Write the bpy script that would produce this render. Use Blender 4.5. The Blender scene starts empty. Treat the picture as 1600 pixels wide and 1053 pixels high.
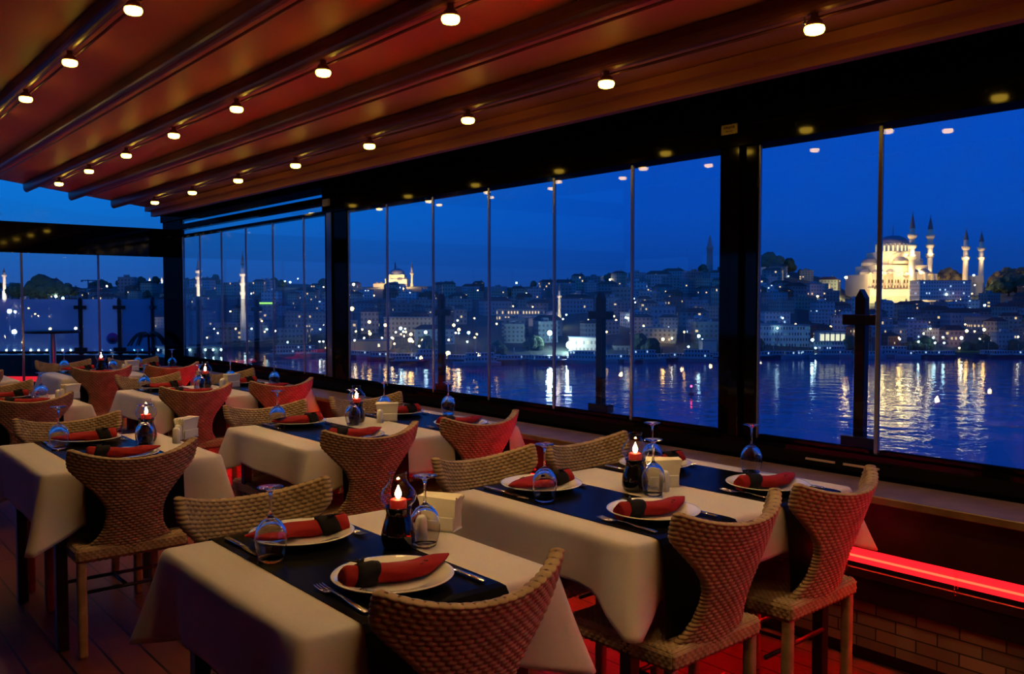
import bpy, math, random
import numpy as np
from math import sin, cos, pi, radians as R

random.seed(7)
SC = bpy.context.scene
COL = SC.collection

# ------------------------------------------------------------------ camera, world, exposure
EYE = 1.45
cam_d = bpy.data.cameras.new('camera')
cam_d.sensor_width = 36.0
cam_d.lens = 36.0 * 1360.0 / 1600.0
cam_d.clip_start = 0.05
cam_d.clip_end = 20000
cam = bpy.data.objects.new('camera', cam_d)
COL.objects.link(cam)
cam.location = (0, 0, EYE)
cam.rotation_euler = (R(90 - 2.379), 0, R(-40.0))
SC.camera = cam
SC.view_settings.view_transform = 'Standard'
SC.view_settings.look = 'None'
SC.view_settings.gamma = 1.0
SC.view_settings.use_curve_mapping = False
SC.view_settings.exposure = 0.0
try:
    SC.cycles.use_denoising = True
    SC.cycles.max_bounces = 12
    SC.cycles.transparent_max_bounces = 24
    SC.cycles.transmission_bounces = 10
    SC.cycles.sample_clamp_indirect = 6.0
    SC.cycles.caustics_reflective = False
    SC.cycles.caustics_refractive = False
except Exception:
    pass

SPOT_L = 17.0          # ceiling lamp lens radiance
SPOT_W = 18.0
SPOT_C = (1.0, 0.60, 0.22)
LED_L = 150.0
LED_C = (1.0, 0.0015, 0.0006)
FLAME_L = 110.0
CANDLE_W = 1.1
SKY_GAIN = 1.12

world = bpy.data.worlds.new('dusk_sky')
SC.world = world
world.use_nodes = True
wt = world.node_tree
wt.nodes.clear()
def wn(t, **k):
    n = wt.nodes.new(t)
    for a, b in k.items():
        setattr(n, a, b)
    return n
w_out = wn('ShaderNodeOutputWorld')
w_bg = wn('ShaderNodeBackground')
w_tc = wn('ShaderNodeTexCoord')
w_sep = wn('ShaderNodeSeparateXYZ')
wt.links.new(w_tc.outputs['Generated'], w_sep.inputs[0])
def ramp(tree, stops):
    r = tree.nodes.new('ShaderNodeValToRGB')
    e = r.color_ramp.elements
    while len(e) < len(stops):
        e.new(0.5)
    for i, (p, c) in enumerate(stops):
        e[i].position = p
        e[i].color = (c[0], c[1], c[2], 1)
    return r
# right (south-west) sky and left (brighter, clearer) sky by elevation, blended by azimuth
w_r1 = ramp(wt, [(0.0, (0.006, 0.040, 0.22)), (0.03, (0.003, 0.045, 0.27)), (0.09, (0.0015, 0.062, 0.42)), (0.22, (0.001, 0.070, 0.52)), (0.6, (0.001, 0.05, 0.40))])
w_r2 = ramp(wt, [(0.0, (0.022, 0.080, 0.31)), (0.03, (0.014, 0.095, 0.38)), (0.09, (0.004, 0.140, 0.53)), (0.22, (0.001, 0.190, 0.76)), (0.6, (0.002, 0.08, 0.5))])
wt.links.new(w_sep.outputs['Z'], w_r1.inputs[0])
wt.links.new(w_sep.outputs['Z'], w_r2.inputs[0])
w_mr = wn('ShaderNodeMapRange')
w_mr.inputs['From Min'].default_value = 0.22
w_mr.inputs['From Max'].default_value = 0.75
wt.links.new(w_sep.outputs['X'], w_mr.inputs['Value'])
w_mix = wn('ShaderNodeMix', data_type='RGBA')
wt.links.new(w_mr.outputs[0], w_mix.inputs['Factor'])
wt.links.new(w_r2.outputs[0], w_mix.inputs[6])
wt.links.new(w_r1.outputs[0], w_mix.inputs[7])
wt.links.new(w_mix.outputs[2], w_bg.inputs['Color'])
w_bg.inputs['Strength'].default_value = SKY_GAIN
wt.links.new(w_bg.outputs[0], w_out.inputs[0])

# ------------------------------------------------------------------ helpers
class MB:
    def __init__(s):
        s.v = []; s.f = []; s.m = []; s.s = []
    def add(s, vs, fs, mi=0, smooth=False):
        b = len(s.v)
        s.v.extend([tuple(map(float, p)) for p in vs])
        for q in fs:
            s.f.append([b + i for i in q]); s.m.append(mi); s.s.append(smooth)
        return s
    def box(s, x0, x1, y0, y1, z0, z1, mi=0):
        vs = [(x, y, z) for z in (z0, z1) for y in (y0, y1) for x in (x0, x1)]
        return s.add(vs, [(0, 2, 3, 1), (4, 5, 7, 6), (0, 1, 5, 4), (2, 6, 7, 3), (0, 4, 6, 2), (1, 3, 7, 5)], mi)
    def obox(s, c, sz, rz=0, mi=0, tx=0):
        vs = []
        for k in (-.5, .5):
            for j in (-.5, .5):
                for i in (-.5, .5):
                    x, y, z = sz[0] * i, sz[1] * j, sz[2] * k
                    y, z = y * cos(tx) - z * sin(tx), y * sin(tx) + z * cos(tx)
                    vs.append((c[0] + x * cos(rz) - y * sin(rz), c[1] + x * sin(rz) + y * cos(rz), c[2] + z))
        return s.add(vs, [(0, 2, 3, 1), (4, 5, 7, 6), (0, 1, 5, 4), (2, 6, 7, 3), (0, 4, 6, 2), (1, 3, 7, 5)], mi)
    def rbox(s, x0, x1, y0, y1, z0, z1, b=0.004, mi=0):
        # box with chamfered edges
        n = 2
        cx, cy, cz = (x0 + x1) / 2, (y0 + y1) / 2, (z0 + z1) / 2
        hx, hy, hz = (x1 - x0) / 2, (y1 - y0) / 2, (z1 - z0) / 2
        vs = []; idx = {}
        for sx in (-1, 1):
            for sy in (-1, 1):
                for sz in (-1, 1):
                    for ax in range(3):
                        h = [hx - b, hy - b, hz - b]
                        h[ax] += b
                        idx[(sx, sy, sz, ax)] = len(vs)
                        vs.append((cx + sx * h[0], cy + sy * h[1], cz + sz * h[2]))
        fs = []
        for ax in range(3):
            o = [i for i in range(3) if i != ax]
            for sg in (-1, 1):
                q = []
                for a, c in ((-1, -1), (1, -1), (1, 1), (-1, 1)):
                    k = [0, 0, 0]; k[ax] = sg; k[o[0]] = a; k[o[1]] = c
                    q.append(idx[(k[0], k[1], k[2], ax)])
                if (sg > 0) == (ax == 1): q.reverse()
                fs.append(q)
        for ax in range(3):       # edge chamfers running along ax
            o = [i for i in range(3) if i != ax]
            for a in (-1, 1):
                for c in (-1, 1):
                    k0 = [0, 0, 0]; k0[o[0]] = a; k0[o[1]] = c
                    k0[ax] = -1; k1 = list(k0); k1[ax] = 1
                    q = [idx[(*k0, o[0])], idx[(*k1, o[0])], idx[(*k1, o[1])], idx[(*k0, o[1])]]
                    if (a * c > 0) != (ax == 1): q.reverse()
                    fs.append(q)
        for sx in (-1, 1):
            for sy in (-1, 1):
                for sz in (-1, 1):
                    q = [idx[(sx, sy, sz, i)] for i in range(3)]
                    if sx * sy * sz < 0: q.reverse()
                    fs.append(q)
        return s.add(vs, fs, mi)
    def lathe(s, prof, seg=24, c=(0, 0, 0), mi=0, smooth=True, a0=0.0):
        vs = []; fs = []; rings = []
        for r, z in prof:
            if abs(r) < 1e-6:
                rings.append([len(vs)]); vs.append((c[0], c[1], c[2] + z))
            else:
                rings.append(list(range(len(vs), len(vs) + seg)))
                for i in range(seg):
                    a = a0 + 2 * pi * i / seg
                    vs.append((c[0] + r * cos(a), c[1] + r * sin(a), c[2] + z))
        for A, B in zip(rings, rings[1:]):
            for i in range(seg):
                j = (i + 1) % seg
                if len(A) == 1 and len(B) == 1: continue
                if len(A) == 1: fs.append((A[0], B[j], B[i]))
                elif len(B) == 1: fs.append((A[i], A[j], B[0]))
                else: fs.append((A[i], A[j], B[j], B[i]))
        return s.add(vs, fs, mi, smooth)
    def tube(s, pts, r, seg=8, mi=0, smooth=True, flat=1.0):
        P = [np.array(p, float) for p in pts]
        n = len(P); vs = []; fs = []
        rr = r if isinstance(r, (list, tuple)) else [r] * n
        for k in range(n):
            t = P[min(k + 1, n - 1)] - P[max(k - 1, 0)]
            t /= (np.linalg.norm(t) + 1e-12)
            up = np.array((0, 0, 1.0)) if abs(t[2]) < 0.9 else np.array((0, 1.0, 0))
            a = np.cross(t, up); a /= np.linalg.norm(a); b = np.cross(a, t)
            for i in range(seg):
                w = 2 * pi * i / seg
                vs.append(P[k] + rr[k] * (a * cos(w) + b * sin(w) * flat))
        for k in range(n - 1):
            for i in range(seg):
                j = (i + 1) % seg
                fs.append((k * seg + i, k * seg + j, (k + 1) * seg + j, (k + 1) * seg + i))
        fs.append(list(range(seg))[::-1]); fs.append([(n - 1) * seg + i for i in range(seg)])
        return s.add(vs, fs, mi, smooth)
    def ball(s, c, r, seg=12, rings=8, mi=0, sq=(1, 1, 1)):
        prof = []
        for k in range(rings + 1):
            a = -pi / 2 + pi * k / rings
            prof.append((max(0.0, r * cos(a)) if 0 < k < rings else 0.0, r * sin(a)))
        m = MB(); m.lathe(prof, seg)
        return s.add([(c[0] + p[0] * sq[0], c[1] + p[1] * sq[1], c[2] + p[2] * sq[2]) for p in m.v], m.f, mi, True)
    def mesh(s, name):
        me = bpy.data.meshes.new(name)
        me.from_pydata(s.v, [], s.f)
        me.polygons.foreach_set('material_index', s.m)
        me.polygons.foreach_set('use_smooth', s.s)
        me.update()
        return me
    def build(s, name, mats, parent=None, loc=None, rz=0):
        return place(s.mesh(name), name, mats, parent, loc, rz)

def place(me, name, mats, parent=None, loc=None, rz=0):
    if mats is not None:
        for m in (mats if isinstance(mats, (list, tuple)) else [mats]):
            me.materials.append(m)
    o = bpy.data.objects.new(name, me)
    COL.objects.link(o)
    if parent is not None: o.parent = parent
    if loc is not None: o.location = loc
    if rz: o.rotation_euler = (0, 0, rz)
    return o

def empty(name, loc=(0, 0, 0), rz=0):
    o = bpy.data.objects.new(name, None)
    COL.objects.link(o)
    o.location = loc; o.rotation_euler = (0, 0, rz); o.empty_display_size = 0.1
    return o
def tag(o, label, cat, group=None, kind=None):
    o['label'] = label; o['category'] = cat
    if group: o['group'] = group
    if kind: o['kind'] = kind
    return o
def struct(o, label=None):
    o['kind'] = 'structure'
    if label: o['label'] = label
    return o
def kids(o): return [c for c in KID.get(o.name, [])]
def copy_tree(o, loc=None, rz=None, scale=None):
    c = o.copy(); COL.objects.link(c)
    if loc is not None: c.location = loc
    if rz is not None: c.rotation_euler = (0, 0, rz)
    if scale is not None: c.scale = scale
    for ch in list(o.children):
        d = ch.copy(); COL.objects.link(d); d.parent = c
        for g in list(ch.children):
            e = g.copy(); COL.objects.link(e); e.parent = d
    return c

# ------------------------------------------------------------------ materials
def lin(r, g, b):
    f = lambda u: ((u / 255 + 0.055) / 1.055) ** 2.4 if u > 10 else u / 255 / 12.92
    return (f(r), f(g), f(b))
def pmat(name, col, rough=0.6, metal=0.0, spec=0.5, emit=None, es=0.0, trans=0.0, ior=1.45, bump=None, vary=None, coat=0.0, sub=0.0):
    m = bpy.data.materials.new(name); m.use_nodes = True
    nt = m.node_tree; p = nt.nodes['Principled BSDF']
    p.inputs['Base Color'].default_value = (*col, 1)
    p.inputs['Roughness'].default_value = rough
    p.inputs['Metallic'].default_value = metal
    p.inputs['Specular IOR Level'].default_value = spec
    p.inputs['IOR'].default_value = ior
    p.inputs['Transmission Weight'].default_value = trans
    p.inputs['Coat Weight'].default_value = coat
    if sub: p.inputs['Subsurface Weight'].default_value = sub
    if emit:
        p.inputs['Emission Color'].default_value = (*emit, 1)
        p.inputs['Emission Strength'].default_value = es
    tc = None
    if bump or vary:
        tc = nt.nodes.new('ShaderNodeTexCoord')
    if vary:   # (scale, colour2)
        n = nt.nodes.new('ShaderNodeTexNoise'); n.inputs['Scale'].default_value = vary[0]
        n.inputs['Detail'].default_value = 4
        nt.links.new(tc.outputs['Object'], n.inputs['Vector'])
        rp = ramp(nt, [(0.35, col), (0.65, vary[1])])
        nt.links.new(n.outputs['Fac'], rp.inputs[0])
        nt.links.new(rp.outputs[0], p.inputs['Base Color'])
    if bump:   # (scale, strength, dist)
        n = nt.nodes.new('ShaderNodeTexNoise'); n.inputs['Scale'].default_value = bump[0]
        n.inputs['Detail'].default_value = 5
        nt.links.new(tc.outputs['Object'], n.inputs['Vector'])
        b = nt.nodes.new('ShaderNodeBump'); b.inputs['Strength'].default_value = bump[1]
        b.inputs['Distance'].default_value = bump[2]
        nt.links.new(n.outputs['Fac'], b.inputs['Height'])
        nt.links.new(b.outputs[0], p.inputs['Normal'])
    return m
def emat(name, col, st):
    m = bpy.data.materials.new(name); m.use_nodes = True
    nt = m.node_tree; nt.nodes.clear()
    o = nt.nodes.new('ShaderNodeOutputMaterial'); e = nt.nodes.new('ShaderNodeEmission')
    e.inputs[0].default_value = (*col, 1); e.inputs[1].default_value = st
    nt.links.new(e.outputs[0], o.inputs[0])
    return m
def thin_glass(name, tint=(1, 1, 1), ior=1.5, gain=1.0, rough=0.0, haze=0.0, haze_col=(0.8, 0.85, 0.9)):
    m = bpy.data.materials.new(name); m.use_nodes = True
    nt = m.node_tree; nt.nodes.clear()
    o = nt.nodes.new('ShaderNodeOutputMaterial')
    t = nt.nodes.new('ShaderNodeBsdfTransparent'); t.inputs[0].default_value = (*tint, 1)
    g = nt.nodes.new('ShaderNodeBsdfGlossy'); g.inputs['Roughness'].default_value = rough
    mx = nt.nodes.new('ShaderNodeMixShader')
    # Schlick's Fresnel from the facing angle, the same from both sides of the thin sheet
    ge = nt.nodes.new('ShaderNodeNewGeometry')
    dt = nt.nodes.new('ShaderNodeVectorMath'); dt.operation = 'DOT_PRODUCT'
    nt.links.new(ge.outputs['Incoming'], dt.inputs[0]); nt.links.new(ge.outputs['Normal'], dt.inputs[1])
    def mth(op, a, b):
        n = nt.nodes.new('ShaderNodeMath'); n.operation = op; n.use_clamp = False
        for i, v in enumerate((a, b)):
            if v is None: continue
            if isinstance(v, (int, float)): n.inputs[i].default_value = v
            else: nt.links.new(v, n.inputs[i])
        return n.outputs[0]
    f0 = ((ior - 1) / (ior + 1)) ** 2
    one = mth('SUBTRACT', 1.0, mth('ABSOLUTE', dt.outputs['Value'], None))
    sch = mth('ADD', mth('MULTIPLY', mth('POWER', one, 5.0), 1 - f0), f0)
    mu = nt.nodes.new('ShaderNodeMath'); mu.operation = 'MULTIPLY'; mu.inputs[1].default_value = gain; mu.use_clamp = True
    nt.links.new(sch, mu.inputs[0])
    nt.links.new(mu.outputs[0], mx.inputs[0])
    nt.links.new(t.outputs[0], mx.inputs[1]); nt.links.new(g.outputs[0], mx.inputs[2])
    last = mx
    if haze > 0:
        d = nt.nodes.new('ShaderNodeBsdfTranslucent'); d.inputs[0].default_value = (*haze_col, 1)
        d2 = nt.nodes.new('ShaderNodeBsdfDiffuse'); d2.inputs[0].default_value = (*haze_col, 1)
        ad = nt.nodes.new('ShaderNodeMixShader'); ad.inputs[0].default_value = 0.5
        nt.links.new(d.outputs[0], ad.inputs[1]); nt.links.new(d2.outputs[0], ad.inputs[2])
        m2 = nt.nodes.new('ShaderNodeMixShader'); m2.inputs[0].default_value = haze
        nt.links.new(mx.outputs[0], m2.inputs[1]); nt.links.new(ad.outputs[0], m2.inputs[2])
        last = m2
    nt.links.new(last.outputs[0], o.inputs[0])
    return m

def facade(name, wall, dark=None, sx=2.6, sz=3.1, lit=0.10, litcol=(1.0, 0.6, 0.25), lst=1.6, roof=None):
    # walls with a grid of windows in object space; some window panes glow
    if dark is None: dark = tuple(c * 0.38 for c in wall)
    m = bpy.data.materials.new(name); m.use_nodes = True
    nt = m.node_tree; p = nt.nodes['Principled BSDF']; L = nt.links.new
    tc = nt.nodes.new('ShaderNodeTexCoord'); sp = nt.nodes.new('ShaderNodeSeparateXYZ')
    L(tc.outputs['Object'], sp.inputs[0])
    def M(op, a, b=None, c=None):
        n = nt.nodes.new('ShaderNodeMath'); n.operation = op
        for i, v in enumerate((a, b, c)):
            if v is None: continue
            if isinstance(v, (int, float)): n.inputs[i].default_value = v
            else: L(v, n.inputs[i])
        return n.outputs[0]
    hor = M('ADD', sp.outputs[0], M('MULTIPLY', sp.outputs[1], 1.0))
    u = M('DIVIDE', M('ADD', hor, 500.3), sx); w = M('DIVIDE', M('ADD', sp.outputs[2], 0.35), sz)
    fu = M('FRACT', u); fw = M('FRACT', w)
    inu = M('MULTIPLY', M('GREATER_THAN', fu, 0.27), M('LESS_THAN', fu, 0.73))
    inw = M('MULTIPLY', M('GREATER_THAN', fw, 0.30), M('LESS_THAN', fw, 0.78))
    geo = nt.nodes.new('ShaderNodeNewGeometry'); gs = nt.nodes.new('ShaderNodeSeparateXYZ')
    L(geo.outputs['Normal'], gs.inputs[0])
    side = M('LESS_THAN', M('ABSOLUTE', gs.outputs[2]), 0.5)
    win = M('MULTIPLY', M('MULTIPLY', inu, inw), side)
    cell = nt.nodes.new('ShaderNodeCombineXYZ')
    oi = nt.nodes.new('ShaderNodeObjectInfo')
    L(M('FLOOR', u), cell.inputs[0]); L(M('FLOOR', w), cell.inputs[1]); L(M('MULTIPLY', oi.outputs['Random'], 97.0), cell.inputs[2])
    wnz = nt.nodes.new('ShaderNodeTexWhiteNoise'); L(cell.outputs[0], wnz.inputs[0])
    on = M('MULTIPLY', win, M('LESS_THAN', wnz.outputs['Value'], lit))
    mix = nt.nodes.new('ShaderNodeMix'); mix.data_type = 'RGBA'
    L(win, mix.inputs['Factor'])
    mix.inputs[6].default_value = (*wall, 1); mix.inputs[7].default_value = (*dark, 1)
    L(mix.outputs[2], p.inputs['Base Color'])
    p.inputs['Roughness'].default_value = 0.8
    p.inputs['Emission Color'].default_value = (*litcol, 1)
    L(M('MULTIPLY', on, lst), p.inputs['Emission Strength'])
    return m

def wicker_mat(name, c1, c2):
    m = pmat(name, c1, rough=0.62, spec=0.25, vary=(18.0, c2), bump=(240.0, 0.25, 0.002))
    return m

M = {}
M['wicker'] = wicker_mat('woven_rattan', (0.25, 0.165, 0.085), (0.36, 0.25, 0.14))
M['metal_black'] = pmat('black_painted_metal', (0.010, 0.010, 0.012), 0.35, 0.0, 0.5)
M['frame_black'] = pmat('black_aluminium_frame', (0.0025, 0.0025, 0.003), 0.6, 0.0, 0.0)
_nt = M['frame_black'].node_tree; _g = _nt.nodes.new('ShaderNodeBsdfGlossy'); _g.inputs['Roughness'].default_value = 0.06
_m = _nt.nodes.new('ShaderNodeMixShader'); _m.inputs[0].default_value = 0.02
_nt.links.new(_nt.nodes['Principled BSDF'].outputs[0], _m.inputs[1]); _nt.links.new(_g.outputs[0], _m.inputs[2]); _nt.links.new(_m.outputs[0], _nt.nodes['Material Output'].inputs[0])
M['steel'] = pmat('brushed_steel', (0.55, 0.55, 0.58), 0.28, 1.0)
M['chrome'] = pmat('polished_cutlery', (0.75, 0.74, 0.72), 0.12, 1.0)
M['plate'] = pmat('white_glazed_china', (0.72, 0.70, 0.64), 0.08, 0.0, 0.5, coat=0.4)
M['shaker'] = pmat('white_ceramic', (0.74, 0.72, 0.66), 0.15)
M['paper'] = pmat('paper_napkins', (0.85, 0.80, 0.66), 0.8, bump=(60, 0.2, 0.002), sub=0.0)
M['red_cloth'] = pmat('red_napkin_cloth', (0.26, 0.010, 0.010), 0.75, spec=0.2, bump=(50, 0.35, 0.004))
M['black_cloth'] = pmat('black_band_cloth', (0.006, 0.005, 0.006), 0.8, spec=0.2, bump=(60, 0.4, 0.004))
M['vase_black'] = pmat('black_glazed_lamp_base', (0.004, 0.004, 0.006), 0.06, 0.0, 0.6, coat=0.6)
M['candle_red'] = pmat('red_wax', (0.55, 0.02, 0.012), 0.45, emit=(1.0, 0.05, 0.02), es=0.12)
M['flame'] = emat('candle_flame', (1.0, 0.62, 0.22), FLAME_L)
M['glass'] = pmat('clear_wine_glass', (1, 1, 1), 0.0, trans=1.0, ior=1.45)
M['chimney'] = thin_glass('lamp_chimney_glass', (0.97, 0.97, 0.97), 1.5, 2.2)
M['pane'] = thin_glass('window_glass', (0.95, 0.97, 0.99), 1.45, 1.0)
M['pane_dirty'] = thin_glass('balustrade_glass', (0.86, 0.92, 0.95), 1.45, 1.1, haze=0.06, haze_col=(0.40, 0.65, 0.70))
M['pane_foggy'] = thin_glass('foggy_balustrade_glass', (0.80, 0.86, 0.92), 1.45, 1.0, rough=0.1, haze=0.40, haze_col=(0.8, 0.85, 0.95))
M['pane_frost'] = thin_glass('frosted_glass', (0.7, 0.8, 0.9), 1.45, 1.0, rough=0.3, haze=0.85, haze_col=(0.95, 0.95, 0.97))
M['pane_blue'] = thin_glass('blue_frosted_glass', (0.3, 0.6, 0.8), 1.45, 1.0, rough=0.3, haze=0.7, haze_col=(0.25, 0.60, 0.75))
M['seal'] = pmat('clear_panel_seal', (0.34, 0.36, 0.42), 0.22, 0.75)
M['table_dark'] = pmat('dark_table_wood', (0.012, 0.008, 0.006), 0.5)
M['beam'] = pmat('ceiling_beam_paint', (0.15, 0.040, 0.028), 0.32, 0.0, 0.22)
M['beam_edge'] = pmat('pale_beam_edge', (0.30, 0.16, 0.11), 0.3, 0.0, 0.6)
M['lens'] = emat('lit_lamp_lens', (1.0, 0.60, 0.06), SPOT_L)
M['led'] = emat('red_led_line', LED_C, LED_L)
M['led_diffuser'] = pmat('red_led_channel', (0.6, 0.02, 0.02), 0.5, emit=(1.0, 0.018, 0.028), es=1.1)
M['ledge'] = pmat('wooden_ledge', (0.20, 0.115, 0.055), 0.45, vary=(9, (0.12, 0.065, 0.03)), bump=(30, 0.2, 0.003))
M['panel_wood'] = pmat('dark_bench_panel', (0.020, 0.008, 0.006), 0.45, vary=(5, (0.035, 0.012, 0.008)))
M['stone_black'] = pmat('black_stone_step', (0.006, 0.004, 0.004), 0.35)
M['plate_gold'] = pmat('brass_plaque', (0.55, 0.42, 0.12), 0.3, 0.6, emit=None)
M['ink'] = pmat('black_ink', (0.01, 0.008, 0.006), 0.7)

# tablecloth: diffuse with a little light passing through the weave
def cloth_mat():
    m = bpy.data.materials.new('white_tablecloth'); m.use_nodes = True
    nt = m.node_tree; L = nt.links.new
    o = nt.nodes['Material Output']; p = nt.nodes['Principled BSDF']
    p.inputs['Base Color'].default_value = (0.66, 0.62, 0.56, 1); p.inputs['Roughness'].default_value = 0.85
    p.inputs['Specular IOR Level'].default_value = 0.15
    t = nt.nodes.new('ShaderNodeBsdfTranslucent'); t.inputs[0].default_value = (0.66, 0.60, 0.52, 1)
    mx = nt.nodes.new('ShaderNodeMixShader'); mx.inputs[0].default_value = 0.22
    L(p.outputs[0], mx.inputs[1]); L(t.outputs[0], mx.inputs[2]); L(mx.outputs[0], o.inputs[0])
    tc = nt.nodes.new('ShaderNodeTexCoord'); n = nt.nodes.new('ShaderNodeTexNoise')
    n.inputs['Scale'].default_value = 7; n.inputs['Detail'].default_value = 3
    L(tc.outputs['Object'], n.inputs['Vector'])
    b = nt.nodes.new('ShaderNodeBump'); b.inputs['Strength'].default_value = 0.35; b.inputs['Distance'].default_value = 0.01
    L(n.outputs['Fac'], b.inputs['Height']); L(b.outputs[0], p.inputs['Normal'])
    return m
M['cloth'] = cloth_mat()

# black runner of woven plastic: fine grid, slightly glossy
def runner_mat():
    m = pmat('black_woven_runner', (0.004, 0.004, 0.006), 0.20, spec=0.5, ior=1.09)
    nt = m.node_tree; L = nt.links.new; p = nt.nodes['Principled BSDF']
    tc = nt.nodes.new('ShaderNodeTexCoord')
    hs = []
    for d in ('X', 'Y'):
        w = nt.nodes.new('ShaderNodeTexWave'); w.wave_type = 'BANDS'; w.bands_direction = d
        w.inputs['Scale'].default_value = 110
        L(tc.outputs['Object'], w.inputs['Vector']); hs.append(w)
    a = nt.nodes.new('ShaderNodeMath'); a.operation = 'ADD'
    L(hs[0].outputs['Fac'], a.inputs[0]); L(hs[1].outputs['Fac'], a.inputs[1])
    b = nt.nodes.new('ShaderNodeBump'); b.inputs['Strength'].default_value = 0.05; b.inputs['Distance'].default_value = 0.001
    L(a.outputs[0], b.inputs['Height']); L(b.outputs[0], p.inputs['Normal'])
    return m
M['runner'] = runner_mat()

# ceiling fabric: orange-brown with a fine weave
def ceiling_mat():
    m = pmat('retractable_awning_fabric', (0.54, 0.19, 0.10), 0.48, spec=0.35)
    nt = m.node_tree; L = nt.links.new; p = nt.nodes['Principled BSDF']
    tc = nt.nodes.new('ShaderNodeTexCoord'); ck = nt.nodes.new('ShaderNodeTexChecker')
    ck.inputs['Scale'].default_value = 90
    L(tc.outputs['Object'], ck.inputs['Vector'])
    b = nt.nodes.new('ShaderNodeBump'); b.inputs['Strength'].default_value = 0.25; b.inputs['Distance'].default_value = 0.002
    L(ck.outputs['Fac'], b.inputs['Height']); L(b.outputs[0], p.inputs['Normal'])
    return m
M['ceiling'] = ceiling_mat()

def plank_mat():
    m = pmat('dark_deck_boards', (0.06, 0.03, 0.022), 0.42, spec=0.22)
    nt = m.node_tree; L = nt.links.new; p = nt.nodes['Principled BSDF']
    tc = nt.nodes.new('ShaderNodeTexCoord'); mp = nt.nodes.new('ShaderNodeMapping')
    mp.inputs['Rotation'].default_value = (0, 0, R(90))
    L(tc.outputs['Object'], mp.inputs[0])
    br = nt.nodes.new('ShaderNodeTexBrick')
    br.inputs['Color1'].default_value = (0.15, 0.042, 0.030, 1); br.inputs['Color2'].default_value = (0.10, 0.030, 0.021, 1)
    br.inputs['Mortar'].default_value = (0.012, 0.006, 0.005, 1)
    br.inputs['Scale'].default_value = 1.0; br.inputs['Mortar Size'].default_value = 0.006
    br.inputs['Brick Width'].default_value = 2.2; br.inputs['Row Height'].default_value = 0.14
    L(mp.outputs[0], br.inputs['Vector'])
    nz = nt.nodes.new('ShaderNodeTexNoise'); nz.inputs['Scale'].default_value = 3.0; nz.inputs['Detail'].default_value = 6
    m2 = nt.nodes.new('ShaderNodeMapping'); m2.inputs['Scale'].default_value = (14, 1, 1)
    L(tc.outputs['Object'], m2.inputs[0]); L(m2.outputs[0], nz.inputs['Vector'])
    mx = nt.nodes.new('ShaderNodeMix'); mx.data_type = 'RGBA'; mx.blend_type = 'MULTIPLY'; mx.inputs['Factor'].default_value = 0.55
    L(br.outputs['Color'], mx.inputs[6]); L(nz.outputs['Color'], mx.inputs[7])
    L(mx.outputs[2], p.inputs['Base Color'])
    b = nt.nodes.new('ShaderNodeBump'); b.inputs['Strength'].default_value = 0.4; b.inputs['Distance'].default_value = 0.004
    L(br.outputs['Fac'], b.inputs['Height']); b.invert = True
    L(b.outputs[0], p.inputs['Normal'])
    return m
M['deck'] = plank_mat()
def brick_mat():
    m = pmat('stone_tiles', (0.1, 0.05, 0.04), 0.7)
    nt = m.node_tree; L = nt.links.new; p = nt.nodes['Principled BSDF']
    tc = nt.nodes.new('ShaderNodeTexCoord'); sp = nt.nodes.new('ShaderNodeSeparateXYZ'); cb = nt.nodes.new('ShaderNodeCombineXYZ')
    L(tc.outputs['Object'], sp.inputs[0]); L(sp.outputs[1], cb.inputs[0]); L(sp.outputs[2], cb.inputs[1])
    br = nt.nodes.new('ShaderNodeTexBrick')
    br.inputs['Color1'].default_value = (0.26, 0.14, 0.10, 1); br.inputs['Color2'].default_value = (0.12, 0.065, 0.05, 1)
    br.inputs['Mortar'].default_value = (0.03, 0.015, 0.012, 1)
    br.inputs['Scale'].default_value = 1.0; br.inputs['Mortar Size'].default_value = 0.003
    br.inputs['Brick Width'].default_value = 0.16; br.inputs['Row Height'].default_value = 0.05
    L(cb.outputs[0], br.inputs['Vector']); L(br.outputs['Color'], p.inputs['Base Color'])
    b = nt.nodes.new('ShaderNodeBump'); b.inputs['Strength'].default_value = 0.6; b.inputs['Distance'].default_value = 0.004
    b.invert = True
    L(br.outputs['Fac'], b.inputs['Height']); L(b.outputs[0], p.inputs['Normal'])
    return m
M['brick'] = brick_mat()

# ================================================================== THE ROOM
WX = 3.60                 # window plane
YC = 10.00                # far end of the ceiling
YB = 10.90                # far glass wall
def ceil_z(x): return 2.88 - 0.128 * x

m = MB()
_fp = [(-4.7, -3.7), (4.25, -3.7), (4.25, 12.55), (3.97, 12.55), (-4.7, 19.82)]
m.add([(x, y, 0.0) for x, y in _fp] + [(x, y, -0.12) for x, y in _fp], [(0, 1, 2, 3, 4), (9, 8, 7, 6, 5)] + [(i, 5 + i, 5 + (i + 1) % 5, (i + 1) % 5) for i in range(5)])
struct(m.build('floor', M['deck']))

m = MB()
xs = [-4.6, 3.22]
vs = []
for y in (-3.6, YC):
    for x in xs:
        vs.append((x, y, ceil_z(x)))
for y in (-3.6, YC):
    for x in xs:
        vs.append((x, y, ceil_z(x) + 0.05))
m.add(vs, [(0, 2, 3, 1), (4, 5, 7, 6), (0, 1, 5, 4), (2, 6, 7, 3), (0, 4, 6, 2), (1, 3, 7, 5)])
struct(m.build('ceiling', M['ceiling']))
# trim running along the low edge of the ceiling
m = MB(); m.box(3.10, 3.215, -3.6, YC, ceil_z(3.10) - 0.050, ceil_z(3.10) - 0.006)
m.box(3.165, 3.215, -3.6, YC, 2.381, ceil_z(3.10) - 0.050)
struct(m.build('trim_1', M['ceiling']))

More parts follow.
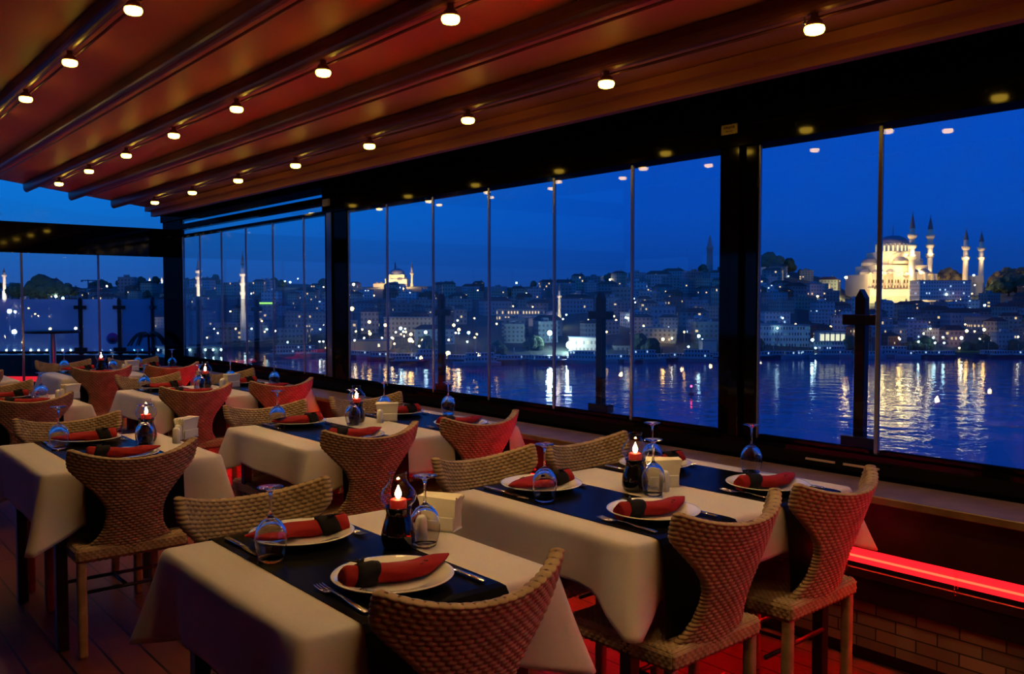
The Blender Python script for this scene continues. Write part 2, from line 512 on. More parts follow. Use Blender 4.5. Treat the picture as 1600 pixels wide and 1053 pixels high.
# window wall on the right: bench wall below, glass above
m = MB()
m.box(3.55, 3.72, -3.6, 10.8, 0.665, 0.787)            # sill frame
m.box(3.56, 3.72, -3.6, 10.8, 0.0, 0.665)
struct(m.build('wall_right', M['frame_black']))
m = MB()
m.box(3.218, 3.72, -3.6, YC, 2.395, 2.52); m.box(3.56, 3.72, YC, YB, 2.395, 2.52); m.box(3.56, 3.72, -3.6, 6.77, 2.197, 2.40)            # deep header over the near bays
m.box(3.57, 3.70, 6.77, 10.8, 2.197, 2.215)            # far bay: three thin rails with glass between
m.box(3.57, 3.70, 6.77, 10.8, 2.285, 2.335)
struct(m.build('trim_2', M['frame_black']))
m = MB(); m.box(3.595, 3.605, 6.77, 10.5, 2.205, 2.295); m.box(3.595, 3.605, 6.77, 10.5, 2.325, 2.395)
struct(m.build('window_1', M['pane']))
m = MB(); m.rbox(3.585, 3.618, 2.448, 2.668, 0.0, 2.45, 0.004)
m.rbox(3.555, 3.59, 2.53, 2.59, 0.787, 2.197, 0.004)
struct(m.build('trim_3', M['frame_black']))
m = MB(); m.rbox(3.585, 3.618, 6.39, 6.77, 0.0, 2.45, 0.004)
struct(m.build('trim_4', M['frame_black']))
m = MB(); m.rbox(3.585, 3.625, 10.26, 10.90, 0.0, 2.75, 0.004)
struct(m.build('trim_5', M['frame_black']))
# steel channel of the sliding system at the second post, with a small square end piece
m = MB(); m.rbox(3.570, 3.586, 6.63, 6.72, 0.80, 2.23, 0.003)
ch = struct(m.build('trim_6', pmat('blue_grey_steel', (0.10, 0.12, 0.18), 0.25, 0.8)))
m = MB(); m.rbox(3.54, 3.562, 6.62, 6.73, 2.25, 2.31, 0.006)
m.build('end_cap', pmat('pale_cap', (0.35, 0.36, 0.4), 0.4), ch)

wn_i = [1]
def pane_panel(y0, y1, z0=0.787, z1=2.197, x=WX):
    wn_i[0] += 1
    m = MB(); m.box(x - 0.004, x + 0.004, y0 + 0.004, y1 - 0.004, z0, z1)
    w = struct(m.build('window_%d' % wn_i[0], M['pane']))
    m = MB(); m.rbox(x - 0.008, x + 0.008, y1 - 0.0095, y1 + 0.0095, z0, z1, 0.002)
    m.build('panel_seal', M['seal'], w)
    m = MB(); m.rbox(x - 0.016, x + 0.016, y0 + 0.02, y1 - 0.02, z0 - 0.002, z0 + 0.022, 0.003)
    m.build('bottom_rail', M['frame_black'], w)
    return w
ys = [-3.6, -3.08, -2.46, -1.847, -1.231, -0.615, 0.0, 0.615, 1.231, 1.847, 2.448]
for a, b in zip(ys, ys[1:]): pane_panel(a, b)
ys = [2.668, 3.258, 3.89, 4.525, 5.17, 5.79, 6.39]
for a, b in zip(ys, ys[1:]): pane_panel(a, b)
ys = [6.77, 7.19, 7.83, 8.456, 9.09, 9.71, 10.26]
for a, b in zip(ys, ys[1:]): pane_panel(a, b)

# far glass wall
m = MB(); m.box(-4.6, 3.6, YB - 0.06, YB + 0.08, 1.985, 2.32)
m.box(-4.6, 3.5, YB - 0.05, YB + 0.07, 2.93, 3.2)
struct(m.build('wall_back', M['frame_black']))
xb = [3.60, 2.845, 2.05, 1.25, 0.45, -0.35, -1.15, -1.95, -2.75, -3.55, -4.6]
for a, b in zip(xb, xb[1:]):
    wn_i[0] += 1
    m = MB(); m.box(b + 0.004, a - 0.004, YB - 0.004, YB + 0.004, 0.02, 1.985)
    w = struct(m.build('window_%d' % wn_i[0], M['pane']))
    m = MB(); m.rbox(b - 0.012, b + 0.012, YB - 0.009, YB + 0.009, 0.02, 1.985, 0.002)
    m.build('panel_seal', M['seal'], w)
wn_i[0] += 1
m = MB(); m.box(-4.6, 3.58, YB + 0.006, YB + 0.014, 2.32, 2.93)
struct(m.build('window_%d' % wn_i[0], M['pane']))

# left side (seen only in reflections) and the wall behind the camera
m = MB()
m.box(-4.7, -4.6, -3.6, YB, 0.0, 0.9); m.box(-4.7, -4.6, -3.6, YB, 2.2, 3.6); m.box(-4.7, -4.6, -3.6, 7.6, 0.9, 2.2)  # unseen; solid wall added over the window band to block blue sky light
m.box(-4.7, -4.58, 9.2, 9.4, 0.9, 2.2)
struct(m.build('wall_left', pmat('dark_red_plaster', (0.36, 0.10, 0.07), 0.8)))
m = MB(); m.box(-4.7, 3.8, -3.75, -3.6, 0.0, 3.6)
struct(m.build('wall_front', pmat('dark_plaster', (0.05, 0.03, 0.025), 0.8)))

# bench wall under the glass
m = MB(); m.rbox(3.20, 3.50, -3.6, 10.26, 0.668, 0.700, 0.004)
tag(m.build('window_ledge', M['ledge']), 'long brown wooden ledge running below the right-hand windows', 'ledge')
m = MB(); m.box(3.252, 3.56, -3.6, 10.26, 0.470, 0.668)
struct(m.build('trim_7', M['panel_wood']))
m = MB(); m.box(3.30, 3.56, -3.6, 10.26, 0.405, 0.470); m.rbox(3.270, 3.56, -3.6, 10.26, 0.345, 0.385, 0.004); m.box(3.28, 3.56, -3.6, 10.26, 0.25, 0.405)
struct(m.build('trim_8', M['stone_black']))
m = MB(); m.box(3.295, 3.56, -3.6, 10.26, 0.06, 0.25)
struct(m.build('trim_9', M['brick']))
m = MB(); m.box(3.33, 3.56, -3.6, 10.26, 0.0, 0.06)
struct(m.build('baseboard_right', M['stone_black']))
led = empty('led_strip', (3.276, 3.3, 0.405))
tag(led, 'glowing red light strip running along the bench wall below the ledge', 'light strip')
m = MB(); m.box(-0.008, 0.02, -6.9, 6.96, 0.002, 0.064); m.build('light_channel', M['led_diffuser'], led)
m = MB(); m.box(-0.014, -0.006, -6.9, 6.96, 0.024, 0.031); m.build('light_line', M['led'], led)
for k, yy in enumerate((-1.94, 1.2, 4.4)):       # clear brackets holding the strip
    m = MB(); m.tube([(-0.012, yy, 0.075), (-0.022, yy, 0.04), (-0.022, yy, -0.03)], 0.007, 8); m.build('bracket', M['chimney'], led)

# two pale bars painted in as highlights of the sliding track in the sill, and screws/reflectors of the header
m = MB()
struct(m.box(3.492, 3.50, 1.98, 2.12, 0.742, 0.750).box(3.492, 3.50, 1.78, 1.94, 0.742, 0.750).build('trim_10', pmat('track_highlight', (0.5, 0.36, 0.26), 0.4)))

PLQ_Y, PLQ_Z = 2.594, 2.283
# maker's plaque on the header above the first post
pq = empty('brass_plaque', (3.5575, PLQ_Y, PLQ_Z))
tag(pq, 'small brass maker plaque on the black header above the window post', 'plaque')
m = MB(); m.rbox(-0.002, 0.002, -0.047, 0.047, -0.024, 0.024, 0.001); m.build('plate', M['plate_gold'], pq)
def text_mesh(s, size, mat, name, parent, loc, rot, ext=0.0006):
    cu = bpy.data.curves.new(name, 'FONT'); cu.body = s; cu.size = size; cu.extrude = ext
    cu.align_x = 'CENTER'; cu.align_y = 'CENTER'
    t = bpy.data.objects.new(name + '_c', cu); COL.objects.link(t)
    dg = bpy.context.evaluated_depsgraph_get(); dg.update()
    me = bpy.data.meshes.new_from_object(t.evaluated_get(dg)); me.materials.clear()
    bpy.data.objects.remove(t)
    o = place(me, name, mat, parent, loc); o.rotation_euler = rot
    return o
text_mesh('Albayrak', 0.019, M['ink'], 'lettering', pq, (-0.0024, 0, 0.010), (R(90), 0, R(-90)))
text_mesh('0212 512', 0.010, M['ink'], 'lettering', pq, (-0.0024, 0, -0.010), (R(90), 0, R(-90)))
for a in (-1, 1):
    for b in (-1, 1): MB().ball((-0.0025, a * 0.042, b * 0.019), 0.002, 8, 4).build('screw', M['frame_black'], pq)

# ------------------------------------------------------------------ ceiling beams and lamps
bx = [2.77 - 0.4165 * k for k in range(12, -1, -1)]
def beam_obj(x, idx):
    w, h = 0.030, 0.080
    z1 = ceil_z(x) - 0.002
    n = 10
    sec = [(-w, 0.0), (-w, -h * 0.45)] + [(-w * cos(a), -h * 0.45 - (h * 0.55) * sin(a)) for a in [pi * k / n for k in range(1, n)]] + [(w, -h * 0.45), (w, 0.0)]
    m = MB()
    y0, y1 = -3.55, 9.97
    vs = [(px, y0, pz) for px, pz in sec] + [(px, y1, pz) for px, pz in sec]
    k = len(sec)
    fs = [(i, i + 1, k + i + 1, k + i) for i in range(k - 1)] + [(k - 1, 0, k, 2 * k - 1), list(range(k))[::-1], list(range(k, 2 * k))]
    m.add(vs, fs, 0, False)
    o = m.build('ceiling_beam', M['beam'], None, (x, 0, z1))
    tag(o, beam_names[idx], 'beam')
    # bright rounded rail clipped under the beam, sticking out beyond the fabric with a hooked end
    m = MB()
    m.tube([(w + .006, -3.5, -h - 0.004), (w + .006, 9.34, -h - 0.004), (w + .006, 9.36, -h + 0.001), (w + .006, 9.365, -h + 0.012), (w + .006, 9.365, -0.004)], 0.0065, 8)
    m.build('guide_rail', M['beam'], o)
    return o
ordn = ['thirteenth', 'twelfth', 'eleventh', 'tenth', 'ninth', 'eighth', 'seventh', 'sixth', 'fifth', 'fourth', 'third', 'second', 'first']
beam_names = ['dark red ceiling beam running lengthwise, %s counted from the window side' % a for a in ordn]
for i, x in enumerate(bx): beam_obj(x, i)

lamp = empty('ceiling_spotlight')
m = MB(); m.lathe([(0.0, 0.026), (0.018, 0.026), (0.026, 0.018), (0.031, 0.004), (0.030, 0.000), (0.0, 0.0)], 20)
m.tube([(0, 0, 0.02), (0, 0, 0.046)], 0.013, 10); m.build('housing', M['beam'], lamp)
m = MB(); m.lathe([(0, -0.026), (0.020, -0.0255), (0.030, -0.022), (0.0345, -0.014), (0.0350, -0.006), (0.033, 0.0), (0.0, 0.0)], 20); m.build('lens', M['lens'], lamp)
m = MB(); m.tube([(0.02, 0.05, 0.028), (0.02, 0.052, 0.052)], 0.0035, 6); m.ball((0.02, 0.05, 0.027), 0.0065, 8, 6); m.build('clip', M['chrome'], lamp)
spot_d = bpy.data.lights.new('ceiling_lamp_light', 'SPOT'); spot_d.energy = SPOT_W; spot_d.color = SPOT_C
spot_d.spot_size = R(125); spot_d.spot_blend = 1.0; spot_d.shadow_soft_size = 0.03
rows = [(2.77 - 4 * 0.4165, 'third'), (2.77 - 2 * 0.4165, 'second'), (2.77, 'first')]
used = False
nth = ['', 'first', 'second', 'third', 'fourth', 'fifth', 'sixth', 'seventh', 'eighth', 'ninth', 'tenth', 'eleventh', 'twelfth', 'thirteenth']
for x, nm in rows:
    for k in range(-3, 8):
        y = 1.67 + 0.994 * k
        if x < 1.0 and k % 3: continue
        zb = ceil_z(x) - 0.080 - 0.012 - 0.034
        o = lamp if not used else copy_tree(lamp)
        o.location = (x, y, zb); used = True
        tag(o, 'glowing ceiling spotlight, %s row from windows, %s from far end' % (nm, nth[8 - k]), 'lamp', 'spotlights under the ceiling beams')
        so = bpy.data.objects.new('ceiling_lamp_light', spot_d); COL.objects.link(so); so.location = (x, y, zb - 0.032)

# ================================================================== FURNITURE
def woven_box(sx, sy, sz, r, step, amp, pu=0.024, pv=0.0115, vertical_only=False):
    """closed rounded box with raised basket-weave strands; origin at its centre"""
    m = MB()
    h = np.array([sx, sy, sz]) / 2
    for ax in range(3):
        o = [i for i in range(3) if i != ax]
        if ax == 2: uo, vo = 0, 1
        else: uo, vo = (1 - ax), 2
        nu = max(4, int(2 * h[uo] / step)); nv = max(4, int(2 * h[vo] / step))
        U = np.linspace(-h[uo], h[uo], nu + 1); V = np.linspace(-h[vo], h[vo], nv + 1)
        for sg in (-1, 1):
            vs = []
            for v in V:
                for u in U:
                    p = np.zeros(3); p[ax] = sg * h[ax]; p[uo] = u; p[vo] = v
                    q = np.clip(p, -(h - r), h - r)
                    n = p - q; n = n / (np.linalg.norm(n) + 1e-9)
                    t = v / pv; par = math.floor(t) % 2
                    a = u / pu + 0.5 * par
                    ed = min(1.0, (h[uo] - abs(u)) / 0.006 + 0.0) * min(1.0, (h[vo] - abs(v)) / 0.006)
                    if vertical_only:
                        d = amp * abs(sin(pi * t)) ** 0.6
                        ed = 1.0
                    else:
                        d = amp * (abs(sin(pi * a)) ** 0.55) * (abs(sin(pi * t)) ** 0.55) * ed
                    vs.append(q + n * (r + d - amp * 0.5))
            fs = []
            for j in range(nv):
                for i in range(nu):
                    q4 = (j * (nu + 1) + i, j * (nu + 1) + i + 1, (j + 1) * (nu + 1) + i + 1, (j + 1) * (nu + 1) + i)
                    # orientation
                    e1 = np.zeros(3); e1[uo] = 1; e2 = np.zeros(3); e2[vo] = 1
                    if np.cross(e1, e2)[ax] * sg < 0: q4 = q4[::-1]
                    fs.append(q4)
            m.add(vs, fs, 0, True)
    return m

def backrest_mb():
    """curved wicker back: narrow stem flaring into a wide band that wraps forward (local +y = towards the table)"""
    key = [(.425, .170, 0), (.455, .150, 0), (.485, .122, 0), (.52, .103, 0), (.57, .096, 0), (.61, .100, 0), (.645, .118, .004), (.675, .148, .010),
           (.70, .182, .018), (.722, .214, .025), (.740, .240, .031), (.752, .253, .036), (.768, .257, .039), (.785, .259, .042), (.803, .259, .045), (.820, .257, .047)]
    key = np.array(key)
    nv = 205; nh = 210
    cs = np.linspace(key[0, 0], key[-1, 0], nv)
    ws = np.interp(cs, key[:, 0], key[:, 1]); rs = np.interp(cs, key[:, 0], key[:, 2])
    # smooth the interpolated outline
    for _ in range(6):
        ws[1:-1] = (ws[:-2] + ws[1:-1] * 2 + ws[2:]) / 4; rs[1:-1] = (rs[:-2] + rs[1:-1] * 2 + rs[2:]) / 4
    T = 0.017; amp = 0.0065
    rows_ = []
    for k, (c, w, r) in enumerate(zip(cs, ws, rs)):
        endd = min(k, nv - 1 - k)
        tk = T * min(1.0, math.sqrt(max(0.0, 1 - (1 - min(1, endd / 5)) ** 2)) + 0.05)
        loop = []
        N1 = nh; N2 = 7
        for i in range(N1): loop.append((-w + 2 * w * i / (N1 - 1), -1, -pi / 2))
        for i in range(1, N2): loop.append((w, 0, -pi / 2 + pi * i / N2))
        for i in range(N1): loop.append((w - 2 * w * i / (N1 - 1), 1, pi / 2))
        for i in range(1, N2): loop.append((-w, 0, pi / 2 + pi * i / N2))
        ring = []
        for (s, side, a) in loop:
            if side != 0: n_s, n_y = 0.0, side
            else:
                n_s = cos(a) * (1 if s > 0 else 1); n_y = sin(a)
            t = (c - 0.42) / 0.0118; par = math.floor(t) % 2
            aa = s / 0.026 + 0.5 * par
            d = amp * (abs(sin(pi * aa)) ** 0.5 if side != 0 else 0.8) * abs(sin(pi * t)) ** 0.5
            off = tk + d - amp * 0.5
            q = (s / 0.26) ** 2
            z = c + r * q * (0.26 / max(w, .05)) ** 2 * 1.0 if w > 0.1 else c
            z = c + r * (s / w) ** 2
            yc = -0.195 - 0.135 * ((c - 0.425) / 0.395) ** 1.1
            # bend: circle through centre, tips forward 0.10 at |s|=.26
            Rb = (0.26 ** 2 + 0.10 ** 2) / (2 * 0.10)
            ang = s / Rb
            bx_ = Rb * sin(ang) * 1.0; by_ = Rb * (1 - cos(ang))
            # local normal of the bent sheet: (sin, -cos) points outward (back)
            nx_ = -sin(ang); ny_ = cos(ang)
            tx_, ty_ = cos(ang), sin(ang)
            # bend only matters where the sheet is wide
            X = bx_ + off * (n_y * nx_) + (off * n_s * tx_)
            Y = yc + by_ + off * (n_y * ny_) + (off * n_s * ty_)
            ring.append((X, Y, z))
        rows_.append(ring)
    n = len(rows_[0]); m = MB(); vs = [p for r_ in rows_ for p in r_]
    fs = []
    for k in range(nv - 1):
        for i in range(n):
            j = (i + 1) % n
            fs.append((k * n + i, k * n + j, (k + 1) * n + j, (k + 1) * n + i))
    # caps: bridge front and back of the first and last rows
    for base, flip in ((0, True), ((nv - 1) * n, False)):
        N1 = nh
        a = [base + i for i in range(N1)]
        b = [base + N1 + 6 + (N1 - 1 - i) for i in range(N1)]
        for i in range(N1 - 1):
            q = (a[i], a[i + 1], b[i + 1], b[i])
            fs.append(q[::-1] if flip else q)
        r1 = [base + N1 - 1 + i for i in range(8)]
        l1 = [base + 2 * N1 + 5 + i for i in range(7)] + [base]
        fs.append(r1[::-1] if flip else r1); fs.append(l1[::-1] if flip else l1)
    m.add(vs, fs, 0, True)
    return m

me_back = backrest_mb().mesh('backrest')
me_seat = woven_box(0.45, 0.43, 0.062, 0.018, 0.0040, 0.006).mesh('seat')
me_leg = woven_box(0.036, 0.036, 0.40, 0.012, 0.0045, 0.002, vertical_only=True).mesh('leg')
chair0 = empty('wicker_chair')
place(me_back, 'backrest', M['wicker'], chair0)
place(me_seat, 'seat', M['wicker'], chair0, (0, 0.0, 0.424))
me_leg.materials.append(M['wicker'])
for sx in (-1, 1):
    for sy in (-1, 1):
        place(me_leg, 'leg', None, chair0, (sx * 0.198, sy * 0.188, 0.201))
m = MB(); m.tube([(-0.19, -0.10, 0.24), (0.19, -0.10, 0.24)], 0.008, 8); m.tube([(-0.19, 0.10, 0.24), (0.19, 0.10, 0.24)], 0.008, 8)
m.tube([(0, -0.10, 0.24), (0, 0.10, 0.24)], 0.008, 8)
m.build('stretcher', M['metal_black'], chair0)
chair_used = [False]
def chair(x, y, rz, label):
    o = chair0 if not chair_used[0] else copy_tree(chair0)
    chair_used[0] = True
    o.location = (x, y, 0.0); o.rotation_euler = (0, 0, rz)
    tag(o, label, 'chair', 'wicker dining chairs')
    return o

# --------- table parts
TOPZ = 0.750
def make_table(x0, x1, y0, y1, label):
    cx, cy = (x0 + x1) / 2, (y0 + y1) / 2
    t = empty('dining_table', (cx, cy, 0)); tag(t, label, 'table', 'cloth-covered dining tables')
    hx, hy = (x1 - x0) / 2 - 0.008, (y1 - y0) / 2 - 0.008
    m = MB(); m.rbox(-hx, hx, -hy, hy, 0.722, 0.748, 0.004); m.build('tabletop', M['table_dark'], t)
    for sx in (-1, 1):
        for sy in (-1, 1):
            m = MB(); a, b = sx * (hx - 0.07), sy * (hy - 0.07)
            m.rbox(a - 0.022, a + 0.022, b - 0.022, b + 0.022, 0.0, 0.7215, 0.003); m.build('leg', M['metal_black'], t)
    m = MB(); k = 0.045
    m.box(-hx + k, hx - k, -hy + k, -hy + k + 0.02, 0.66, 0.7215); m.box(-hx + k, hx - k, hy - k - 0.02, hy - k, 0.66, 0.7215)
    m.box(-hx + k, -hx + k + 0.02, -hy + k, hy - k, 0.66, 0.7215); m.box(hx - k - 0.02, hx - k, -hy + k, hy - k, 0.66, 0.7215)
    m.build('apron', M['table_dark'], t)
    return t

def make_cloth(x0, x1, y0, y1, label, seed, drop=0.27, corner=0.085):
    rnd = random.Random(seed)
    hx, hy = (x1 - x0) / 2, (y1 - y0) / 2; rad = 0.018
    per = []    # (x,y,nx,ny,dist_to_corner,s)
    s = 0.0
    sides = [((-hx, -hy), (hx, -hy), (0, -1)), ((hx, -hy), (hx, hy), (1, 0)), ((hx, hy), (-hx, hy), (0, 1)), ((-hx, hy), (-hx, -hy), (-1, 0))]
    for a, b, nn in sides:
        L = math.hypot(b[0] - a[0], b[1] - a[1]); d = ((b[0] - a[0]) / L, (b[1] - a[1]) / L)
        n = int(L / 0.018)
        for i in range(n + 1):
            u = rad + (L - 2 * rad) * i / n
            g = -1 if u < L / 2 else 1
            per.append((a[0] + d[0] * u, a[1] + d[1] * u, nn[0], nn[1], min(u, L - u) - rad, s + u, (nn[0] + g * d[0]) * .7071, (nn[1] + g * d[1]) * .7071))
        # rounded corner
        c = (b[0] - d[0] * rad - nn[0] * rad, b[1] - d[1] * rad - nn[1] * rad)
        a0 = math.atan2(nn[1], nn[0])
        for i in range(1, 8):
            w = a0 + (pi / 2) * i / 8
            per.append((c[0] + rad * cos(w), c[1] + rad * sin(w), cos(w), sin(w), 0.0, s + L, (nn[0] + d[0]) * .7071, (nn[1] + d[1]) * .7071))
        s += L
    n = len(per)
    ph = [rnd.uniform(0, 6.28) for _ in range(4)]
    fr = [rnd.uniform(7, 11), rnd.uniform(15, 22)]
    m = MB()
    vs = []; rings = 0
    def ring(f):
        nonlocal rings
        for p in per: vs.append(f(p))
        rings += 1
    b = 0.010
    zt = 0.7525
    ring(lambda p: (max(-hx + .05, min(hx - .05, p[0])), max(-hy + .05, min(hy - .05, p[1])), zt))
    ring(lambda p: (p[0] - p[2] * b, p[1] - p[3] * b, zt))
    ring(lambda p: (p[0] - p[2] * b * .3, p[1] - p[3] * b * .3, zt - b * .3))
    ring(lambda p: (p[0] + p[2] * 0.002, p[1] + p[3] * 0.002, zt - b))
    K = 14
    for k in range(1, K + 1):
        t = k / K
        def f(p, t=t):
            dc = p[4]
            cn = max(0.0, 1 - dc / 0.10) ** 1.25; wide = max(0.0, 1 - dc / 0.19) ** 1.1
            D = drop + corner * wide + 0.006 * sin(p[5] * 3.1 + ph[3])
            out = 0.004 + 0.012 * t - 0.022 * math.exp(-((dc - 0.13) / 0.05) ** 2) * t; cone = 0.085 * cn * t ** 1.15
            out += (0.007 * sin(p[5] * fr[0] + ph[0]) + 0.004 * sin(p[5] * fr[1] + ph[1])) * t * (1 - cn)
            return (p[0] + p[2] * out + p[6] * cone, p[1] + p[3] * out + p[7] * cone, zt - b - (D - b) * t)
        ring(f)
    fs = []
    for k in range(rings - 1):
        for i in range(n):
            j = (i + 1) % n
            fs.append((k * n + i, (k + 1) * n + i, (k + 1) * n + j, k * n + j))
    fs.append(list(range(n)))
    m.add(vs, fs, 0, True)
    o = m.build('tablecloth', M['cloth'], None, ((x0 + x1) / 2, (y0 + y1) / 2, 0))
    md = o.modifiers.new('thickness', 'SOLIDIFY'); md.thickness = 0.0015; md.offset = 1
    tag(o, label, 'tablecloth', 'white tablecloths')
    return o

def make_runner(xc, w, y0, y1, label):
    # strip across the table, hanging down over both ends in front of the cloth
    hw = w / 2; L = (y1 - y0) / 2; z = 0.7555; path = []
    path += [(-L - 0.044, 0.468), (-L - 0.040, 0.53), (-L - 0.036, 0.58), (-L - 0.032, 0.64), (-L - 0.028, 0.70), (-L - 0.022, 0.738), (-L - 0.010, 0.7535), (-L + 0.015, z)]
    path += [(-L + 0.2, z), (0, z), (L - 0.2, z)]
    path += [(-a, b) for a, b in reversed(path[:8])]
    m = MB(); vs = []; t = 0.0022
    for (y, zz) in path:
        vs += [(-hw, y, zz), (hw, y, zz)]
    k = len(path)
    fs = [(2 * i, 2 * i + 1, 2 * i + 3, 2 * i + 2) for i in range(k - 1)]
    m.add(vs, fs, 0, False)
    o = m.build('table_runner', M['runner'], None, (xc, (y0 + y1) / 2, 0))
    md = o.modifiers.new('thickness', 'SOLIDIFY'); md.thickness = 0.002; md.offset = 0
    tag(o, label, 'table runner', 'black table runners')
    return o

# --------- tableware prototypes
RZ = 0.7570      # top of the runner
CZ = 0.7540      # top of the cloth
plate0 = MB().lathe([(0, 0.0), (0.072, 0.0), (0.078, 0.003), (0.098, 0.008), (0.142, 0.0205), (0.1495, 0.0225), (0.151, 0.0245), (0.149, 0.0260), (0.141, 0.0240), (0.100, 0.0125), (0.090, 0.0085), (0.074, 0.0055), (0, 0.0055)], 64).build('dinner_plate', M['plate'])

nap0 = empty('napkin_roll')
def napkin_mb():
    # from the rolled tail (-x) to the pointed, lifted tip (+x)
    st = [(-.128, .0235, .0255, 0, .001), (-.118, .0275, .0285, 0, 0), (-.090, .0260, .0270, 0, 0), (-.055, .0240, .0275, .001, 0), (-.030, .0235, .0320, 0, -.001), (0.0, .0225, .0390, 0, -.004),
          (.035, .0200, .0430, .002, -.006), (.070, .0185, .0420, .004, -.002), (.100, .0170, .0380, .008, .006), (.130, .0130, .0290, .015, .014), (.155, .0080, .0165, .021, .022), (.176, .0025, .0035, .029, .030)]
    st = np.array(st); xs_ = np.linspace(-.128, .176, 44); seg = 28
    m = MB(); vs = []
    for x in xs_:
        h = np.interp(x, st[:, 0], st[:, 1]); w = np.interp(x, st[:, 0], st[:, 2]); dz = np.interp(x, st[:, 0], st[:, 3]); dy = np.interp(x, st[:, 0], st[:, 4])
        for i in range(seg):
            a = 2 * pi * i / seg
            fold = 1 + 0.07 * sin(3 * a + x * 30) + 0.035 * sin(5 * a - x * 55)
            yy = w * cos(a) * fold + dy; zz = h + h * sin(a) * fold + dz
            vs.append((x, yy, max(0.0005 + dz * .6, zz)))
    fs = []
    n = len(xs_)
    for k in range(n - 1):
        for i in range(seg):
            j = (i + 1) % seg
            fs.append((k * seg + i, (k + 1) * seg + i, (k + 1) * seg + j, k * seg + j))
    fs.append([(n - 1) * seg + i for i in range(seg)])
    # rolled end: spiral recess
    c = len(vs)
    for r_, dx in ((.80, .002), (.62, .006), (.45, -.001), (.28, .007), (.10, .004)):
        for i in range(seg):
            a = 2 * pi * i / seg
            vs.append((-.128 + dx, r_ * .0265 * cos(a), .0242 + r_ * .0240 * sin(a)))
    prev = 0
    for k in range(5):
        b = c + k * seg
        for i in range(seg):
            j = (i + 1) % seg
            fs.append((prev + i, prev + j, b + j, b + i))
        prev = b
    fs.append([prev + i for i in range(seg)])
    m.add(vs, fs, 0, True)
    return m
napkin_mb().build('napkin', M['red_cloth'], nap0)
m = MB(); seg = 28; vs = []
for k, (x, g) in enumerate([(-.100, .0), (-.099, .0035), (-.085, .0050), (-.070, .0042), (-.055, .0052), (-.043, .0036), (-.042, .0)]):
    for i in range(seg):
        a = 2 * pi * i / seg
        gg = g + 0.001 * sin(4 * a + k)
        vs.append((x + 0.010 * sin(a), (.0275 + gg) * cos(a), max(0.0003, .0255 + (.0262 + gg) * sin(a))))
fs = [(k * seg + i, (k + 1) * seg + i, (k + 1) * seg + (i + 1) % seg, k * seg + (i + 1) % seg) for k in range(6) for i in range(seg)]
m.add(vs, fs, 0, True)
for a0, ln in ((2.0, .05), (1.5, .035), (1.05, .045)):   # loose tails of the band knot standing up
    m.tube([(-.075, .008, .050), (-.078 + .3 * ln * cos(a0), .014, .058), (-.085 + ln * cos(a0) * 1.2, .03, .062)], [.007, .006, .0015], 6, flat=0.4)
m.build('napkin_band', M['black_cloth'], nap0)
m = MB()
pts = [(.050 + .036 * t, -.022 + .010 * sin(t * 9), .0372 + .004 * t) for t in [i / 16 for i in range(17)]]
m.tube(pts, 0.0010, 5); m.ball((.048, -.018, .0365), 0.004, 8, 6, 0, (1, 1, .5)); m.ball((.090, -.016, .0400), 0.003, 8, 6, 0, (1.3, 1, .5))
m.build('printed_emblem', M['ink'], nap0)

def fork_mb():
    m = MB()
    # handle: flat tapered bar rising at the neck
    pts = [(0, -.098, .0020), (0, -.085, .0030), (0, -.045, .0042), (0, .000, .0075), (0, .030, .0075), (0, .045, .0045)]
    m.tube(pts, [.0060, .0085, .0062, .0036, .0032, .0042], 10, flat=0.32)
    m.tube([(0, .040, .0050), (0, .052, .0032), (0, .062, .0024)], [.0050, .0115, .0118], 10, flat=0.16)
    for i in range(4):
        x = -.0096 + .0064 * i
        m.tube([(x, .058, .0022), (x, .078, .0026), (x, .098, .0052), (x, .102, .0062)], [.0019, .0017, .0013, .0006], 6)
    return m
def knife_mb():
    m = MB()
    m.tube([(0, -.105, .0028), (0, -.098, .0042), (0, -.05, .0045), (0, .0, .0042), (0, .006, .0036)], [.0050, .0080, .0072, .0060, .0045], 10, flat=0.5)
    vs = []; st = [(.004, .0058, .0040), (.03, .0085, .0038), (.07, .0100, .0036), (.095, .0085, .0032), (.108, .0045, .0028), (.114, .0006, .0026)]
    for y, w, z in st: vs += [(-w * .65, y, z - .0012), (w, y, z - .0012), (w * .6, y, z + .0008), (-w * .65, y, z + .0012)]
    fs = [(4 * k + i, 4 * k + (i + 1) % 4, 4 * k + 4 + (i + 1) % 4, 4 * k + 4 + i) for k in range(len(st) - 1) for i in range(4)]
    m.add(vs, fs + [(3, 2, 1, 0)], 0, False)
    return m
def scaled(m, k):
    m.v = [(x * k, y * k, z * k) for x, y, z in m.v]; return m
fork0 = scaled(fork_mb(), 1.18).build('fork', M['chrome']); knife0 = scaled(knife_mb(), 1.12).build('knife', M['chrome'])

# upside-down wine glass: rim on the table, foot in the air
gp_out = [(.0320, 0.0), (.0360, .012), (.0405, .030), (.0430, .050), (.0425, .068), (.0380, .086), (.0290, .101), (.0180, .111), (.0090, .1165), (.0048, .1225), (.0036, .135), (.0034, .160), (.0040, .178), (.0075, .1875), (.018, .1935), (.0335, .1965), (.0345, .1978), (.0335, .1988), (0.0, .1988)]
gp_in = [(0.0, .1085), (.010, .1070), (.0190, .1020), (.0280, .0935), (.0365, .0810), (.0409, .0665), (.0414, .050), (.0390, .030), (.0346, .012), (.0308, 0.0)]
glass0 = MB().lathe(gp_in + gp_out, 40).build('wine_glass', M['glass'])

